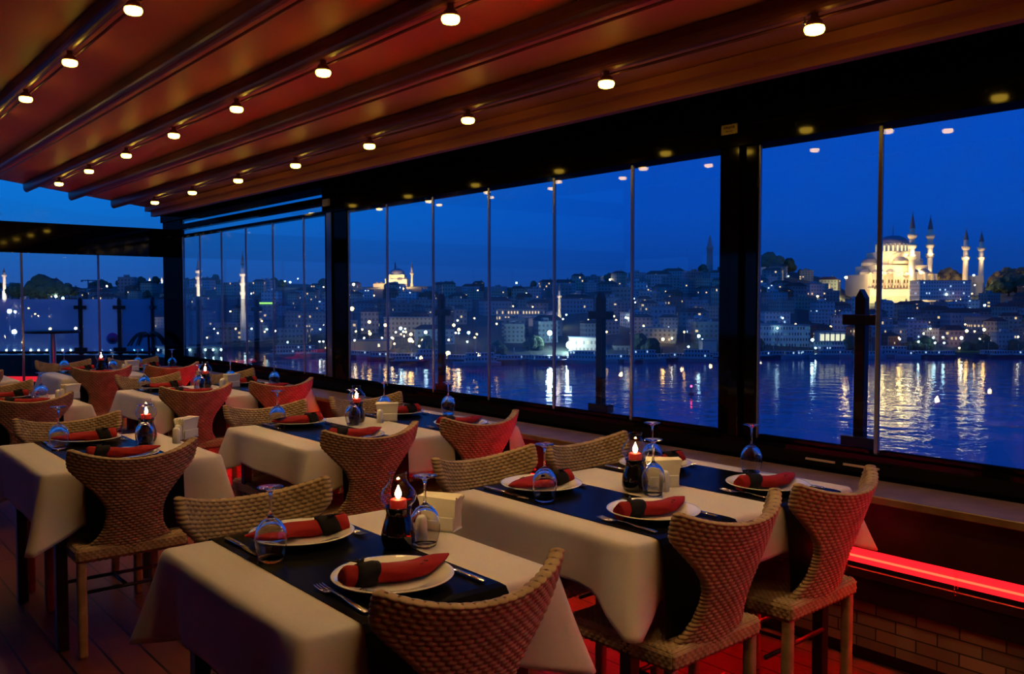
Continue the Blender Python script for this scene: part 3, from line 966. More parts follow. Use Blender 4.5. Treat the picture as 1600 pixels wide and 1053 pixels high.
lamp0 = empty('oil_lamp')
m = MB(); m.lathe([(0, 0), (.038, 0), (.043, .004), (.0475, .018), (.0485, .034), (.0455, .054), (.0395, .074), (.0350, .088), (.0340, .098), (.0365, .110), (.0380, .1145), (.0365, .1155), (.0335, .1115), (.0310, .103), (0, .101)], 40); m.build('base', M['vase_black'], lamp0)
m = MB(); m.lathe([(.0350, .1160), (.0385, .1205), (.0475, .131), (.0515, .143), (.0495, .155), (.0405, .168), (.0300, .180), (.0245, .191), (.0232, .201), (.0243, .209), (.0256, .2115)], 40); m.build('chimney', M['chimney'], lamp0)
m = MB(); m.lathe([(0, .1015), (.0235, .1015), (.0240, .118), (.0232, .134), (.0205, .1365), (.009, .1335), (0, .133)], 32); m.build('candle', M['candle_red'], lamp0)
m = MB(); m.lathe([(0, .136), (.0050, .139), (.0090, .148), (.0085, .155), (.0050, .163), (.0018, .171), (0, .176)], 14); m.build('flame', M['flame'], lamp0)
m = MB(); m.tube([(0, 0, .133), (0.0005, 0, .139)], .0008, 6); m.build('wick', M['ink'], lamp0)

shk0 = MB().lathe([(0, 0), (.0175, 0), (.0190, .003), (.0185, .030), (.0178, .058), (.0165, .068), (.0125, .0745), (.006, .0770), (0, .0775)], 28).build('salt_shaker', M['shaker'])

hold0 = empty('napkin_holder')
m = MB(); m.rbox(-.058, .058, -.030, .030, 0, .006, .002); m.rbox(-.055, .055, -.031, -.026, .004, .045, .002); m.rbox(-.055, .055, .026, .031, .004, .045, .002); m.build('holder', M['shaker'], hold0)
m = MB(); vs = []
prof = [(.0070, .020, .056), (.045, .0215, .057), (.085, .027, .061), (.104, .031, .066)]
nz = 13
for z, hw, hl in prof:       # folded sheets: zig-zag ends
    ring = []
    for i in range(nz): ring.append((hl - (.004 if i % 2 else 0), -hw + 2 * hw * i / (nz - 1), z))
    for i in range(nz): ring.append((-hl + (.004 if i % 2 else 0), hw - 2 * hw * i / (nz - 1), z + (.004 * ((i % 3) - 1) if z > .1 else 0)))
    vs += ring
k = 2 * nz
fs = [(r_ * k + i, r_ * k + (i + 1) % k, (r_ + 1) * k + (i + 1) % k, (r_ + 1) * k + i) for r_ in range(3) for i in range(k)]
for i in range(nz - 1):
    b = 3 * k
    fs.append((b + i, b + i + 1, b + 2 * nz - 2 - i, b + 2 * nz - 1 - i))
m.add(vs, fs, 0, False); m.build('paper_napkins', M['paper'], hold0)

first = {}
def put(kind, proto, x, y, z, rz, label, cat, grp):
    if kind not in first:
        first[kind] = 1; o = proto; o.location = (x, y, z); o.rotation_euler = (0, 0, rz)
    else:
        o = copy_tree(proto, (x, y, z), rz)
    tag(o, label, cat, grp)
    return o

srnd = random.Random(3)
def setting(x, ye, side, where, w=0.40):
    """one place: x = middle of the runner, ye = table edge, side=+1 diner at the near edge looking away, -1 at the far edge"""
    rz0 = 0 if side > 0 else pi
    py = ye + side * 0.178
    put('plate', plate0, x + srnd.uniform(-.01, .01), py, RZ, 0, 'round white dinner plate, %s' % where, 'plate', 'white dinner plates')
    j = srnd.uniform(-.08, .08)
    put('napkin', nap0, x - side * .010, py + side * .0, RZ + .0062, rz0 + R(-8) + j, 'rolled red napkin with black band, %s' % where, 'napkin', 'red napkin rolls')
    put('fork', fork0, x - side * (w / 2 - 0.038), ye + side * 0.150, RZ + .0005, rz0 + srnd.uniform(-.04, .04), 'silver fork beside plate, %s' % where, 'fork', 'table forks')
    put('knife', knife0, x + side * (w / 2 - 0.036), ye + side * 0.150, RZ + .0005, rz0 + srnd.uniform(-.03, .03), 'silver knife beside plate, %s' % where, 'knife', 'table knives')

def glass_at(x, y, where):
    put('glass', glass0, x, y, RZ, 0, 'upside-down wine glass, %s' % where, 'wine glass', 'upturned wine glasses')

T = [
 # name, x0,x1,y0,y1, settings [(x)], candle, shakers, holder(x,y,rz), lit
 dict(n='front table', drop=(.20, .07), x=(.80, 1.53), y=(1.63, 2.49), r=[1.14], glass=[(1.385, 2.035), (0.985, 2.175)], lamp=(1.315, 2.065), sh=[(1.425, 2.115), (1.452, 2.160)], hold=(1.525, 2.155, R(118)), front=[1.155], back=[1.135]),
 dict(n='front window table', drop=(.155, .085), x=(1.84, 3.06), y=(1.66, 2.55), r=[2.13, 2.77], glass=[(2.375, 2.045), (2.01, 2.22), (2.965, 2.04), (2.70, 2.33)], lamp=(2.38, 2.135), sh=[(2.455, 2.06)], hold=(2.525, 2.125, R(-38)), front=[2.12, 2.715], back=[2.10, 2.66]),
 dict(n='second left table', drop=(.205, .10), x=(.78, 1.515), y=(3.85, 4.78), r=[1.13], glass=[(1.315, 4.30), (0.98, 4.47)], lamp=(1.36, 4.42), sh=[(1.465, 4.30), (1.505, 4.39)], hold=(1.56, 4.43, R(35)), front=[1.10], back=[1.12]),
 dict(n='second window table', x=(1.86, 3.14), y=(3.68, 4.66), r=[2.20, 2.86], glass=[(2.43, 4.28), (2.08, 4.49), (3.10, 4.30), (2.80, 4.55)], lamp=(2.50, 4.36), sh=[(2.60, 4.27)], hold=(2.68, 4.32, R(-35)), front=[2.12, 2.77], back=[2.14, 2.80]),
 dict(n='third left table', x=(.85, 1.585), y=(6.27, 7.16), r=[1.20], glass=[(1.36, 6.68), (1.02, 6.85)], lamp=None, sh=[(1.46, 6.66), (1.50, 6.72)], hold=(1.56, 6.74, R(30)), front=[1.18], back=[1.18]),
 dict(n='third window table', x=(1.98, 3.18), y=(6.22, 7.15), r=[2.28, 2.90], glass=[(2.47, 6.72), (2.13, 6.95), (3.08, 6.70), (2.84, 7.02)], lamp=(2.57, 6.86), sh=[(2.66, 6.75), (2.70, 6.83)], hold=(2.78, 6.84, R(15)), front=[2.22, 2.86], back=[2.26, 2.90]),
 dict(n='back left table', x=(.85, 1.585), y=(8.60, 9.48), r=[1.20], glass=[(1.36, 9.05)], lamp=None, sh=[], hold=(1.45, 9.12, R(30)), front=[1.18], back=[1.18]),
 dict(n='back window table', x=(1.90, 3.14), y=(8.50, 9.42), r=[2.22, 2.84], glass=[(2.10, 9.30), (2.45, 8.95), (2.79, 9.30), (3.05, 9.05)], lamp=(2.38, 9.08), sh=[(2.56, 8.98)], hold=(2.66, 9.05, R(15)), front=[2.20, 2.82], back=[2.14, 2.82]),
]
for ti, t in enumerate(T):
    n = t['n']; (x0, x1), (y0, y1) = t['x'], t['y']
    make_table(x0, x1, y0, y1, 'dark-legged dining table under a white cloth, the %s' % n)
    make_cloth(x0, x1, y0, y1, 'white cloth hanging over the %s' % n, 11 + ti, *t.get('drop', (.17, .08)))
    dbl = len(t['r']) == 2
    sd = ['left ', 'window-side '] if dbl else ['', '']
    for q, xr in enumerate(t['r']):
        make_runner(xr, 0.40 if not dbl else 0.37, y0, y1, 'black woven runner lying across the %s' % n + (', %sone of two' % sd[q] if dbl else ''))
        setting(xr, y0, 1, 'near %splace of %s' % (sd[q], n), 0.37 if dbl else 0.40)
        setting(xr, y1, -1, 'far %splace of %s' % (sd[q], n), 0.37 if dbl else 0.40)
    gl = ['near left place of ', 'far left place of ', 'near window-side place of ', 'far window-side place of '] if dbl else ['near place of ', 'far place of ']
    for q, (gx, gy) in enumerate(t['glass']): glass_at(gx, gy, gl[q] + n)
    if t['lamp']:
        lx, ly = t['lamp']
        put('lamp', lamp0, lx, ly, RZ + .0005, 0, 'black-based lamp with lit red candle in glass chimney on %s' % n, 'candle lamp', 'lit candle lamps')
    for q, (sx, sy) in enumerate(t['sh']):
        put('shaker', shk0, sx, sy, CZ + .0005, 0, 'white ceramic %s shaker on the %s' % (('salt', 'pepper')[q], n), 'shaker', 'white salt and pepper shakers')
    hx, hy, hr = t['hold']
    put('holder', hold0, hx, hy, CZ + .0005, hr, 'holder full of white paper napkins on %s' % n, 'napkin holder', 'napkin holders')
    for q, xc in enumerate(t['front']):
        chair(xc, y0 + 0.115 + srnd.uniform(-.01, .01), srnd.uniform(-.03, .03), 'tan wicker chair, back turned to us, %snear side of %s' % (sd[q], n))
    for q, xc in enumerate(t['back']):
        chair(xc, y1 - 0.135 + srnd.uniform(-.01, .01), pi + srnd.uniform(-.03, .03), 'tan wicker chair facing us across its table, %sfar side of %s' % (sd[q], n))
    if t['lamp']:
        ld = bpy.data.lights.new('candle_light', 'POINT'); ld.energy = CANDLE_W; ld.color = (1.0, 0.52, 0.18); ld.shadow_soft_size = 0.008
        lo = bpy.data.objects.new('candle_light', ld); COL.objects.link(lo); lo.location = (t['lamp'][0], t['lamp'][1], RZ + 0.157)

# ================================================================== THE TERRACE OUTSIDE
BX = 3.95; CNR = (3.95, 12.47); CA = R(-40.0)      # the terrace turns a corner here and runs back diagonally
def CL(u, v, z=0.0): return (CNR[0] + u * cos(CA) - v * sin(CA), CNR[1] + u * sin(CA) + v * cos(CA), z)
m = MB(); m.box(3.86, 4.10, -3.6, 12.40, 0.0, 0.70)
_q = [CL(-10.9, -.08), CL(0.14, -.08), CL(0.14, .14), CL(-10.9, .14)]
m.add([(x, y, 0.0) for x, y, z in _q] + [(x, y, .70) for x, y, z in _q], [(3, 2, 1, 0), (4, 5, 6, 7)] + [(i, (i + 1) % 4, 4 + (i + 1) % 4, 4 + i) for i in range(4)])
struct(m.build('wall_outer', M['stone_black']))
def post_obj(x, y, along, label):
    p = empty('balustrade_post', (x, y, 0.0)); tag(p, label, 'post', 'dark posts of the terrace balustrade')
    z0 = 0.70
    m = MB(); m.rbox(-.022, .022, -.026, .026, z0, 1.462, .003)
    m.add([(-.022, -.026, 1.461), (.022, -.026, 1.461), (.022, .026, 1.461), (-.022, .026, 1.461), (-.022, 0, 1.505), (.022, 0, 1.505)], [(0, 1, 5, 4), (2, 3, 4, 5), (1, 2, 5), (3, 0, 4)])
    m.build('pole', M['post_brown'], p, None, 0 if along == 'y' else R(90))
    for zz in (0.775, 1.36):
        m = MB(); m.rbox(-.030, .030, -.085, .085, zz - .025, zz + .025, .003)
        m.build('clamp', M['post_brown'], p, None, 0 if along == 'y' else R(90))
    return p
M['post_brown'] = pmat('dark_bronze_post', (0.030, 0.014, 0.008), 0.25, 0.3, 0.5)
pys = [BX * (0.534 + 0.4372 * k) for k in range(-3, 9)]
pys = [y for y in pys if y < 12.6]
nmp = ['beside the camera', 'behind near window bay', 'behind near window bay, far part', 'nearest in view', 'second in view', 'third in view', 'behind second window post', 'fifth in view', 'sixth in view', 'seventh in view', 'eighth in view', 'ninth in view', 'last before corner']
for k, y in enumerate(pys):
    post_obj(BX, y, 'y', 'dark bronze balustrade post outside the windows, number %s from the near end' % ['one', 'two', 'three', 'four', 'five', 'six', 'seven', 'eight', 'nine', 'ten', 'eleven', 'twelve'][k])
gi = 0
for a, b in zip(pys, pys[1:]):
    m = MB(); m.box(BX - .005, BX + .005, a + .045, b - .045, 0.73, 1.472)
    g = m.build('balustrade_glass', M['pane_dirty'])
    tag(g, 'clear glass panel of the terrace balustrade, %s bay from near end' % nth[gi + 1], 'glass panel', 'glass panels of the terrace balustrade')
    gi += 1
us = [0.0, -0.468, -1.01, -3.9, -6.8, -9.7]
for k, u in enumerate(us[1:]):
    p = post_obj(CL(u, .02)[0], CL(u, .02)[1], 'x', 'dark bronze post of the diagonal end balustrade, %s from the corner' % nth[k + 1])
    p.rotation_euler = (0, 0, CA)
for k, (a, b) in enumerate(zip(us, us[1:])):
    m = MB(); m.box(b + .03, a - .03, .015, .025, 0.73, 1.472)
    g = m.build('balustrade_glass', M['pane_blue' if k == 0 else 'pane_frost' if k == 1 else 'pane_foggy'], None, (CNR[0], CNR[1], 0), CA)
    tag(g, '%s glass panel of the diagonal end balustrade, %s from the corner' % ('blue-tinted frosted' if k == 0 else 'pale frosted' if k == 1 else 'misted', nth[k + 1]), 'glass panel', 'glass panels of the terrace balustrade')
m = MB(); m.tube([CL(-10.8, -.05, .735), CL(.02, -.05, .735)], .018, 10)
tag(m.build('handrail', M['post_brown']), 'dark handrail along the foot of the end balustrade', 'handrail')
l2 = empty('led_strip', CL(-3.3, -.084, .37), CA); tag(l2, 'red light strip on the low wall at the far end of the terrace', 'light strip')
m = MB(); m.box(-5.0, 2.35, -.012, .002, -.035, .035); m.build('light_channel', pmat('red_led_glow', (.6, .02, .02), .5, emit=(1.0, 0.018, 0.028), es=0.9), l2)
# round red-and-blue sticker on the frosted panel
st = empty('round_sticker', CL(-0.572, .013, 0.925), CA); tag(st, 'round red and blue sticker on the frosted balustrade glass', 'sticker')
def disc(x, z, r, t, mat, nm):
    m = MB(); m.lathe([(0, 0), (r, 0), (r, t), (0, t)], 40)
    m.v = [(x + c[0], -c[2], z + c[1] * .88) for c in m.v]
    m.f = [f[::-1] for f in m.f]
    return m.build(nm, mat, st)
disc(0, 0, .090, .001, pmat('sticker_blue', (.10, .50, .80), .4), 'backing')
disc(.004, .012, .078, .0018, pmat('sticker_red', (.85, .03, .30), .4), 'red_field')
disc(0.0, -.012, .052, .0024, pmat('sticker_navy', (.01, .05, .30), .4), 'inner_disc')
disc(0.0, -.004, .030, .0030, pmat('sticker_red2', (.55, .04, .06), .4), 'centre_dot')

# high table with steel leg
ht = empty('high_table', (2.50, 11.62, 0)); tag(ht, 'round high table with a steel leg beyond the far glass wall', 'table')
m = MB(); m.lathe([(0, 1.062), (.30, 1.062), (.306, 1.070), (.306, 1.086), (.30, 1.092), (0, 1.092)], 40); m.build('tabletop', M['table_dark'], ht)
m = MB(); m.lathe([(.038, .02), (.038, 1.062)], 20); m.build('leg', M['steel'], ht)
m = MB(); m.lathe([(0, 0), (.22, 0), (.22, .012), (.05, .03), (0, .03)], 32); m.build('base', M['steel'], ht)

# potted palm on the terrace
def frond(m, base, ang, L, rise, droop, w=.03, nleaf=18):
    pts = []
    for i in range(12):
        t = i / 11
        pts.append(np.array((base[0] + cos(ang) * L * t, base[1] + sin(ang) * L * t, base[2] + rise * sin(min(1, t * 1.3) * pi / 2) - droop * t * t)))
    m.tube(pts, [.006 - .004 * i / 11 for i in range(12)], 5)
    for i in range(nleaf):
        t = (i + 1) / (nleaf + 1); k = t * 11; a = int(k); f = k - a
        p = pts[a] * (1 - f) + pts[min(11, a + 1)] * f
        for sg in (-1, 1):
            ll = L * .34 * (1 - .5 * abs(t - .4))
            q = p + np.array((cos(ang + sg * 1.0) * ll * .7, sin(ang + sg * 1.0) * ll * .7, -ll * .75))
            md_ = (p + q) / 2 + np.array((0, 0, ll * .12)); s_ = np.array((cos(ang), sin(ang), 0)) * .010
            m.add([p - s_, p + s_, md_ + s_, md_ - s_, q], [(0, 1, 2, 3), (3, 2, 4)], 0)
M['leaf_dark'] = pmat('dark_palm_leaf', (.012, .03, .012), .5)
def palm(x, y, trunk, L, label, n=11):
    p = empty('potted_palm', (x, y, 0)); tag(p, label, 'plant')
    m = MB(); m.lathe([(0, 0), (.11, 0), (.15, .26), (.16, .28), (.14, .28), (.13, .25), (0, .25)], 28); m.build('pot', M['stone_black'], p)
    m = MB(); m.tube([(0, 0, .25), (.01, .0, trunk * .6), (0, .01, trunk)], [.022, .016, .013], 8); m.build('trunk', M['table_dark'], p)
    m = MB()
    for i in range(n): frond(m, (0, .01, trunk), 2 * pi * i / n + .3 * sin(i * 5), L * random.uniform(.8, 1.1), .09, .22)
    m.build('fronds', M['leaf_dark'], p)
palm(3.50, 11.22, 1.03, .25, 'small dark potted palm with drooping fronds beyond the far glass wall')
palm(3.22, 11.42, .50, .34, 'low bushy potted palm on the terrace floor beside taller palm')

# ================================================================== WATER, HILLS AND CITY
FX, CXp, HZ = 1360.0, 800.0, 470.0
YAW = R(40.0)
def WP(px, D, z=0.0):
    lat = (px - CXp) / FX * D
    return (D * sin(YAW) + lat * cos(YAW), D * cos(YAW) - lat * sin(YAW), z)
def ZR(py, D): return EYE + (HZ - py) / FX * D
WZ = EYE - 32.0
def shore(px): return float(np.interp(px, [-400, 100, 250, 330, 480, 545, 620, 800, 1000, 1250, 1600, 2100], [540, 545, 560, 575, 560, 505, 480, 465, 470, 500, 505, 510]))
def ridge_py(px): return float(np.interp(px, [-400, 0, 60, 130, 200, 240, 300, 380, 480, 560, 620, 700, 800, 900, 1000, 1060, 1110, 1190, 1240, 1290, 1330, 1440, 1500, 1600, 2100],
                                          [452, 449, 447, 450, 446, 443, 442, 441, 444, 448, 447, 447, 449, 444, 434, 428, 424, 418, 424, 434, 460, 460, 452, 440, 430]))
DR = 1000.0
def ground(px, D):
    ds = shore(px)
    t = max(0.0, min(1.0, (D - ds - 12) / (DR - ds - 12)))
    zr = ZR(ridge_py(px), DR)
    z0 = WZ + 1.6
    return z0 + (zr - z0) * (0.12 * min(1, t * 4) + 0.88 * t ** 1.15)
m = MB()
m.add([(-3000, -600, WZ), (4000, -600, WZ), (4000, 4500, WZ), (-3000, 4500, WZ)], [(0, 1, 2, 3)])
def water_mat():
    mt = pmat('dark_blue_water', (0.001, 0.035, 0.20), 0.07, spec=0.7, ior=1.33)
    nt = mt.node_tree; L = nt.links.new; p = nt.nodes['Principled BSDF']
    tc = nt.nodes.new('ShaderNodeTexCoord'); b = None
    hs = []
    for sc, st in ((0.12, 0.5), (0.5, 0.35), (1.7, 0.15)):
        n = nt.nodes.new('ShaderNodeTexNoise'); n.inputs['Scale'].default_value = sc; n.inputs['Detail'].default_value = 3
        L(tc.outputs['Object'], n.inputs['Vector'])
        q = nt.nodes.new('ShaderNodeMath'); q.operation = 'MULTIPLY'; q.inputs[1].default_value = st / sc * 0.12
        L(n.outputs['Fac'], q.inputs[0]); hs.append(q.outputs[0])
    a = nt.nodes.new('ShaderNodeMath'); L(hs[0], a.inputs[0]); L(hs[1], a.inputs[1])
    c = nt.nodes.new('ShaderNodeMath'); L(a.outputs[0], c.inputs[0]); L(hs[2], c.inputs[1])
    b = nt.nodes.new('ShaderNodeBump'); b.inputs['Strength'].default_value = 0.6; b.inputs['Distance'].default_value = 1.0
    L(c.outputs[0], b.inputs['Height']); L(b.outputs[0], p.inputs['Normal'])
    return mt
struct(m.build('water', water_mat()))
M['hill'] = pmat('dark_hillside', (.040, .075, .060), .95, vary=(.02, (.06, .06, .05)))
m = MB(); pxs = list(range(-420, 2120, 20)); Dn = 26
vs = []
for px in pxs:
    ds = shore(px)
    for k in range(Dn):
        D = ds + (1600 - ds) * (k / (Dn - 2)) ** 1.4 if k > 0 else ds
        z = ground(px, D) if k > 0 else WZ + 1.6
        if D > DR: z = ground(px, DR) - (D - DR) * 0.02
        vs.append(WP(px, D, z))
    vs.append(WP(px, ds - .3, WZ - 3))
st_ = Dn + 1
fs = []
for i in range(len(pxs) - 1):
    for k in range(Dn - 1): fs.append((i * st_ + k, (i + 1) * st_ + k, (i + 1) * st_ + k + 1, i * st_ + k + 1))
    fs.append((i * st_ + Dn, (i + 1) * st_ + Dn, (i + 1) * st_, i * st_))
m.add(vs, fs, 0, True)
struct(m.build('hillside', M['hill']))

# ---- houses
F = {}
F['blue'] = facade('pale_blue_walls', (.22, .33, .40), lit=.04)
F['cream'] = facade('cream_walls', (.34, .34, .28), lit=.05)
F['grey'] = facade('grey_walls', (.15, .21, .24), lit=.04, sx=3.2)
F['white'] = facade('white_walls', (.42, .50, .55), lit=.05, sx=3.0, litcol=(.8, .95, 1.0))
F['brown'] = facade('brown_walls', (.15, .09, .07), lit=.06)
M['roof_tile'] = pmat('dark_tiled_roof', (.10, .045, .035), .9)
M['roof_flat'] = pmat('flat_grey_roof', (.17, .22, .25), .9)
def house_mesh(w, d, h, gable):
    m = MB(); m.box(-w / 2, w / 2, -d / 2, d / 2, -14, h, 0)
    if gable:
        e = .5; r = w * .16
        m.add([(-w / 2 - e, -d / 2 - e, h), (w / 2 + e, -d / 2 - e, h), (w / 2 + e, d / 2 + e, h), (-w / 2 - e, d / 2 + e, h), (-w / 2 + r, 0, h + d * .24), (w / 2 - r, 0, h + d * .24)],
              [(0, 1, 5, 4), (2, 3, 4, 5), (1, 2, 5), (3, 0, 4), (3, 2, 1, 0)], 1)
        m.box(w * .2, w * .2 + 1, 0.5, 1.5, h, h + d * .24 + 1.4, 0)
    else:
        m.box(-w / 2 - .3, w / 2 + .3, -d / 2 - .3, d / 2 + .3, h, h + .5, 1)
        m.box(-w * .2, w * .1, -d * .2, d * .2, h + .5, h + 2.6, 0)
    return m.mesh('house')
hm = []
for key, w, d, h, g in (('blue', 14, 11, 10, 0), ('cream', 12, 10, 12, 1), ('grey', 18, 12, 9, 1), ('white', 16, 12, 11, 0), ('brown', 13, 11, 10, 1), ('blue', 22, 13, 10, 1), ('cream', 20, 12, 9, 0), ('grey', 15, 11, 13, 0)):
    me = house_mesh(w, d, h, g); me.materials.append(F[key]); me.materials.append(M['roof_tile'] if g else M['roof_flat'])
    hm.append((me, key, g, w))
OCC = []
def bldg(name, px0, px1, pyt, pyb, D, dep, fac, label, gable=False, cat='building', floors_trim=None):
    x0, y0, _ = WP((px0 + px1) / 2, D)
    w = (px1 - px0) / FX * D; zt, zb = ZR(pyt, D), ZR(pyb, D)
    b = empty(name, (x0, y0, zb), -YAW); tag(b, label, cat)
    for q in range(int(w / 8) + 1):
        f = -w / 2 + w * (q + .5) / (int(w / 8) + 1)
        OCC.append((x0 + f * cos(YAW) + dep / 2 * sin(YAW), y0 - f * sin(YAW) + dep / 2 * cos(YAW), 7.5))
    m = MB(); m.box(-w / 2, w / 2, 0, dep, -8, zt - zb); m.build('walls', fac, b)
    m = MB()
    if gable:
        h = zt - zb; e = .6
        m.add([(-w / 2 - e, -e, h), (w / 2 + e, -e, h), (w / 2 + e, dep + e, h), (-w / 2 - e, dep + e, h), (-w / 2 + w * .1, dep / 2, h + dep * .3), (w / 2 - w * .1, dep / 2, h + dep * .3)], [(0, 1, 5, 4), (2, 3, 4, 5), (1, 2, 5), (3, 0, 4), (3, 2, 1, 0)])
        m.build('roof', M['roof_tile'], b)
    else:
        m.box(-w / 2 - .4, w / 2 + .4, -.4, dep + .4, zt - zb, zt - zb + .7); m.build('roof', M['roof_flat'], b)
    return b, w
F['office'] = facade('teal_office_walls', (.42, .50, .52), dark=(.02, .05, .06), sx=1.7, sz=3.4, lit=.25, litcol=(.2, .8, .8), lst=.25)
F['longwhite'] = facade('long_white_walls', (.5, .5, .55), sx=2.4, sz=3.2, lit=.10, litcol=(.6, .85, 1), lst=1.2)
bldg('office_building', 1192, 1266, 509, 543, 530, 14, F['office'], 'long teal-lit office building on the far quay right of window post')
bldg('waterfront_hall', 1272, 1322, 535, 549, 522, 14, F['office'], 'low glazed hall on the quay under the bright white pavilion')
b, w = bldg('lit_pavilion', 1281, 1321, 519, 535, 528, 10, pmat('floodlit_plaster', (.8, .78, .68), .7), 'bright white floodlit pavilion on the far quay')
m = MB(); m.box(-w / 2 + .4, w / 2 - .4, -.35, -.25, .3, 6.2 * .8); m.build('lit_windows', emat('bright_windows', (1.0, .88, .55), 1.6), b)
for k in range(1, 5):
    m = MB(); a = -w / 2 + w * k / 5; m.box(a - .35, a + .35, -.5, .0, 0, 6); m.build('column', M['roof_flat'], b)
bldg('apartment_building', 1195, 1235, 488, 506, 600, 14, F['longwhite'], 'long pale blue apartment building above the teal office')
bldg('university_building', 1436, 1516, 439, 455, 790, 20, F['longwhite'], 'long white building with lit windows below the large mosque')
bldg('apartment_building', 1520, 1550, 496, 512, 590, 12, F['cream'], 'cream apartment block among trees near right edge of the view')
bldg('apartment_building', 1480, 1508, 516, 532, 535, 10, facade('pink_lit_walls', (.5, .25, .22), lit=.3, lst=1.5), 'pink apartment house lit by street lamps behind the quay', True)
bldg('waterfront_building', 890, 934, 528, 551, 500, 12, facade('arcaded_walls', (.55, .5, .42), sx=2.2, sz=4, lit=.2, lst=1.), 'cream arcaded building on the quay left of balustrade post')
bldg('warehouse', 960, 1000, 540, 549, 500, 12, F['cream'], 'long low lit shed on the quay between the posts', True)
bldg('cream_block', 1098, 1120, 533, 548, 500, 10, pmat('plain_cream', (.6, .5, .45), .8), 'plain cream block by the quay left of the window post')
bldg('long_building', 600, 678, 497, 516, 560, 14, F['cream'], 'long cream building above the ferry quay at left')
bldg('grand_building', 335, 410, 506, 530, 600, 16, F['grey'], 'large grey palace-like building behind the two lit minarets')
bldg('grand_building', 445, 512, 488, 504, 640, 16, F['cream'], 'long cream hillside building right of the green neon sign')
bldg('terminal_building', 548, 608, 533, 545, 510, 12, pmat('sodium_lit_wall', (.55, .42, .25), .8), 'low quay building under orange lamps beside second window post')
b, w = bldg('neon_building', 398, 428, 473, 482, 620, 12, F['grey'], 'dark building carrying a green neon sign between the minaret and post')
m = MB(); m.box(-w / 2, w / 2, -.6, -.2, 3.2, 4.4); m.build('neon_sign', emat('green_neon', (.45, 1.0, .12), 2.2), b)
bldg('terraced_building', 776, 850, 483, 492, 640, 16, facade('arcade', (.6, .5, .4), sx=2.2, sz=4, lit=.7, lst=1.8), 'lit arcaded building on the slope left of the slim minaret')
bldg('terraced_building', 812, 862, 497, 505, 600, 16, pmat('warm_wall', (.65, .55, .42), .8), 'long warm-lit low building below the arcaded one')

hr = random.Random(21)
colw = {'blue': 'pale blue', 'cream': 'cream', 'grey': 'grey', 'white': 'white', 'brown': 'brown'}
def seen_in(px): return ('beyond far glass wall' if px < 262 else 'through far window bay' if px < 520 else 'left half of middle bay' if px < 800 else 'right half of middle bay' if px < 1140 else 'through near window bay')
def slope_word(D): return 'by the shore' if D < 600 else 'low on the hill' if D < 720 else 'halfway up the hill' if D < 860 else 'near the hilltop'
reserved = [(1180, 1335, 0, 540), (760, 960, 560, 660), (1320, 1600, 790, 1010), (570, 660, 900, 1200), (1090, 1125, 960, 1100)]
nh_ = 0
D = 532.0
while D < 950:
    px = -10 + hr.uniform(0, 30)
    while px < 1630:
        me, key, g, w = hr.choice(hm)
        step = w * FX / D * hr.uniform(1.15, 1.9)
        dens = 0.84 if px > 600 else 0.62
        ok = D > shore(px) + 22 and hr.random() < dens and not any(a < px < b and c < D < e for a, b, c, e in reserved) and not (px < 260 and D < 640)
        if ok:
            cxy = WP(px, D); rr_ = w * .62
            ok = all(math.hypot(cxy[0] - q[0], cxy[1] - q[1]) > rr_ + q[2] for q in OCC)
        if ok and nh_ < 295:
            OCC.append((cxy[0], cxy[1], w * .5))
            o = place(me, 'house', None, None, WP(px, D, ground(px, D)), -YAW + hr.uniform(-.5, .5))
            s_ = hr.uniform(.75, 1.1); o.scale = (s_, s_, s_ * hr.uniform(.8, 1.15))
            tag(o, '%s %s house, %s, %s' % (colw[key], 'tile-roofed' if g else 'flat-roofed', slope_word(D), seen_in(px)), 'house', 'houses on the far hillside')
            nh_ += 1
        px += step
    D *= 1.052

# ---- mosques
M['stone_lit'] = pmat('pale_limestone', (.62, .55, .42), .85)
M['lead'] = pmat('lead_roof', (.20, .20, .24), .6)
M['spire'] = pmat('dark_lead_spire', (.08, .09, .13), .6)
def dome(m, c, r, h, seg=24, mi=0, ring=6, half=None):
    prof = [(r * cos(pi / 2 * k / ring), h * sin(pi / 2 * k / ring)) for k in range(ring)] + [(0, h)]
    m.lathe(prof, seg, c, mi)
def minaret(px, D, py_tip, py_base, wpx, label, balc, parent=None, mat=None, lit_from=None):
    k = D / FX; x, y, _ = WP(px, D); zb, zt = ZR(py_base, D), ZR(py_tip, D)
    H = zt - zb; r = wpx * k / 2
    e = empty('minaret', (x, y, zb)) ; tag(e, label, 'minaret')
    hs = H * .80
    m = MB(); m.lathe([(r * 1.35, -12), (r * 1.35, H * .06), (r, H * .12), (r * .95, hs * .6), (r * .78, hs), (0, hs)], 16); m.build('shaft', mat or M['stone_lit'], e)
    for f in balc:
        z = H * f
        m = MB(); m.lathe([(r * .85, z - 2.6 * r * .5), (r * 1.25, z - .9 * r), (r * 1.5, z - .3 * r), (r * 1.5, z + .35 * r), (r * 1.35, z + .35 * r), (r * 1.3, z), (r * .8, z)], 16); m.build('balcony', mat or M['stone_lit'], e)
    m = MB(); m.lathe([(r * .9, hs), (r * .55, hs + (H - hs) * .4), (r * .1, H * .97), (0, H)], 16); m.ball((0, 0, H), r * .2, 8, 6); m.build('spire', M['spire'], e)
    return e
def flood(px, D, z, W_, col=(1.0, .64, .22), size=1.5):
    ld = bpy.data.lights.new('floodlight', 'POINT'); ld.energy = W_; ld.color = col; ld.shadow_soft_size = size
    lo = bpy.data.objects.new('floodlight', ld); COL.objects.link(lo); lo.location = WP(px, D, z)
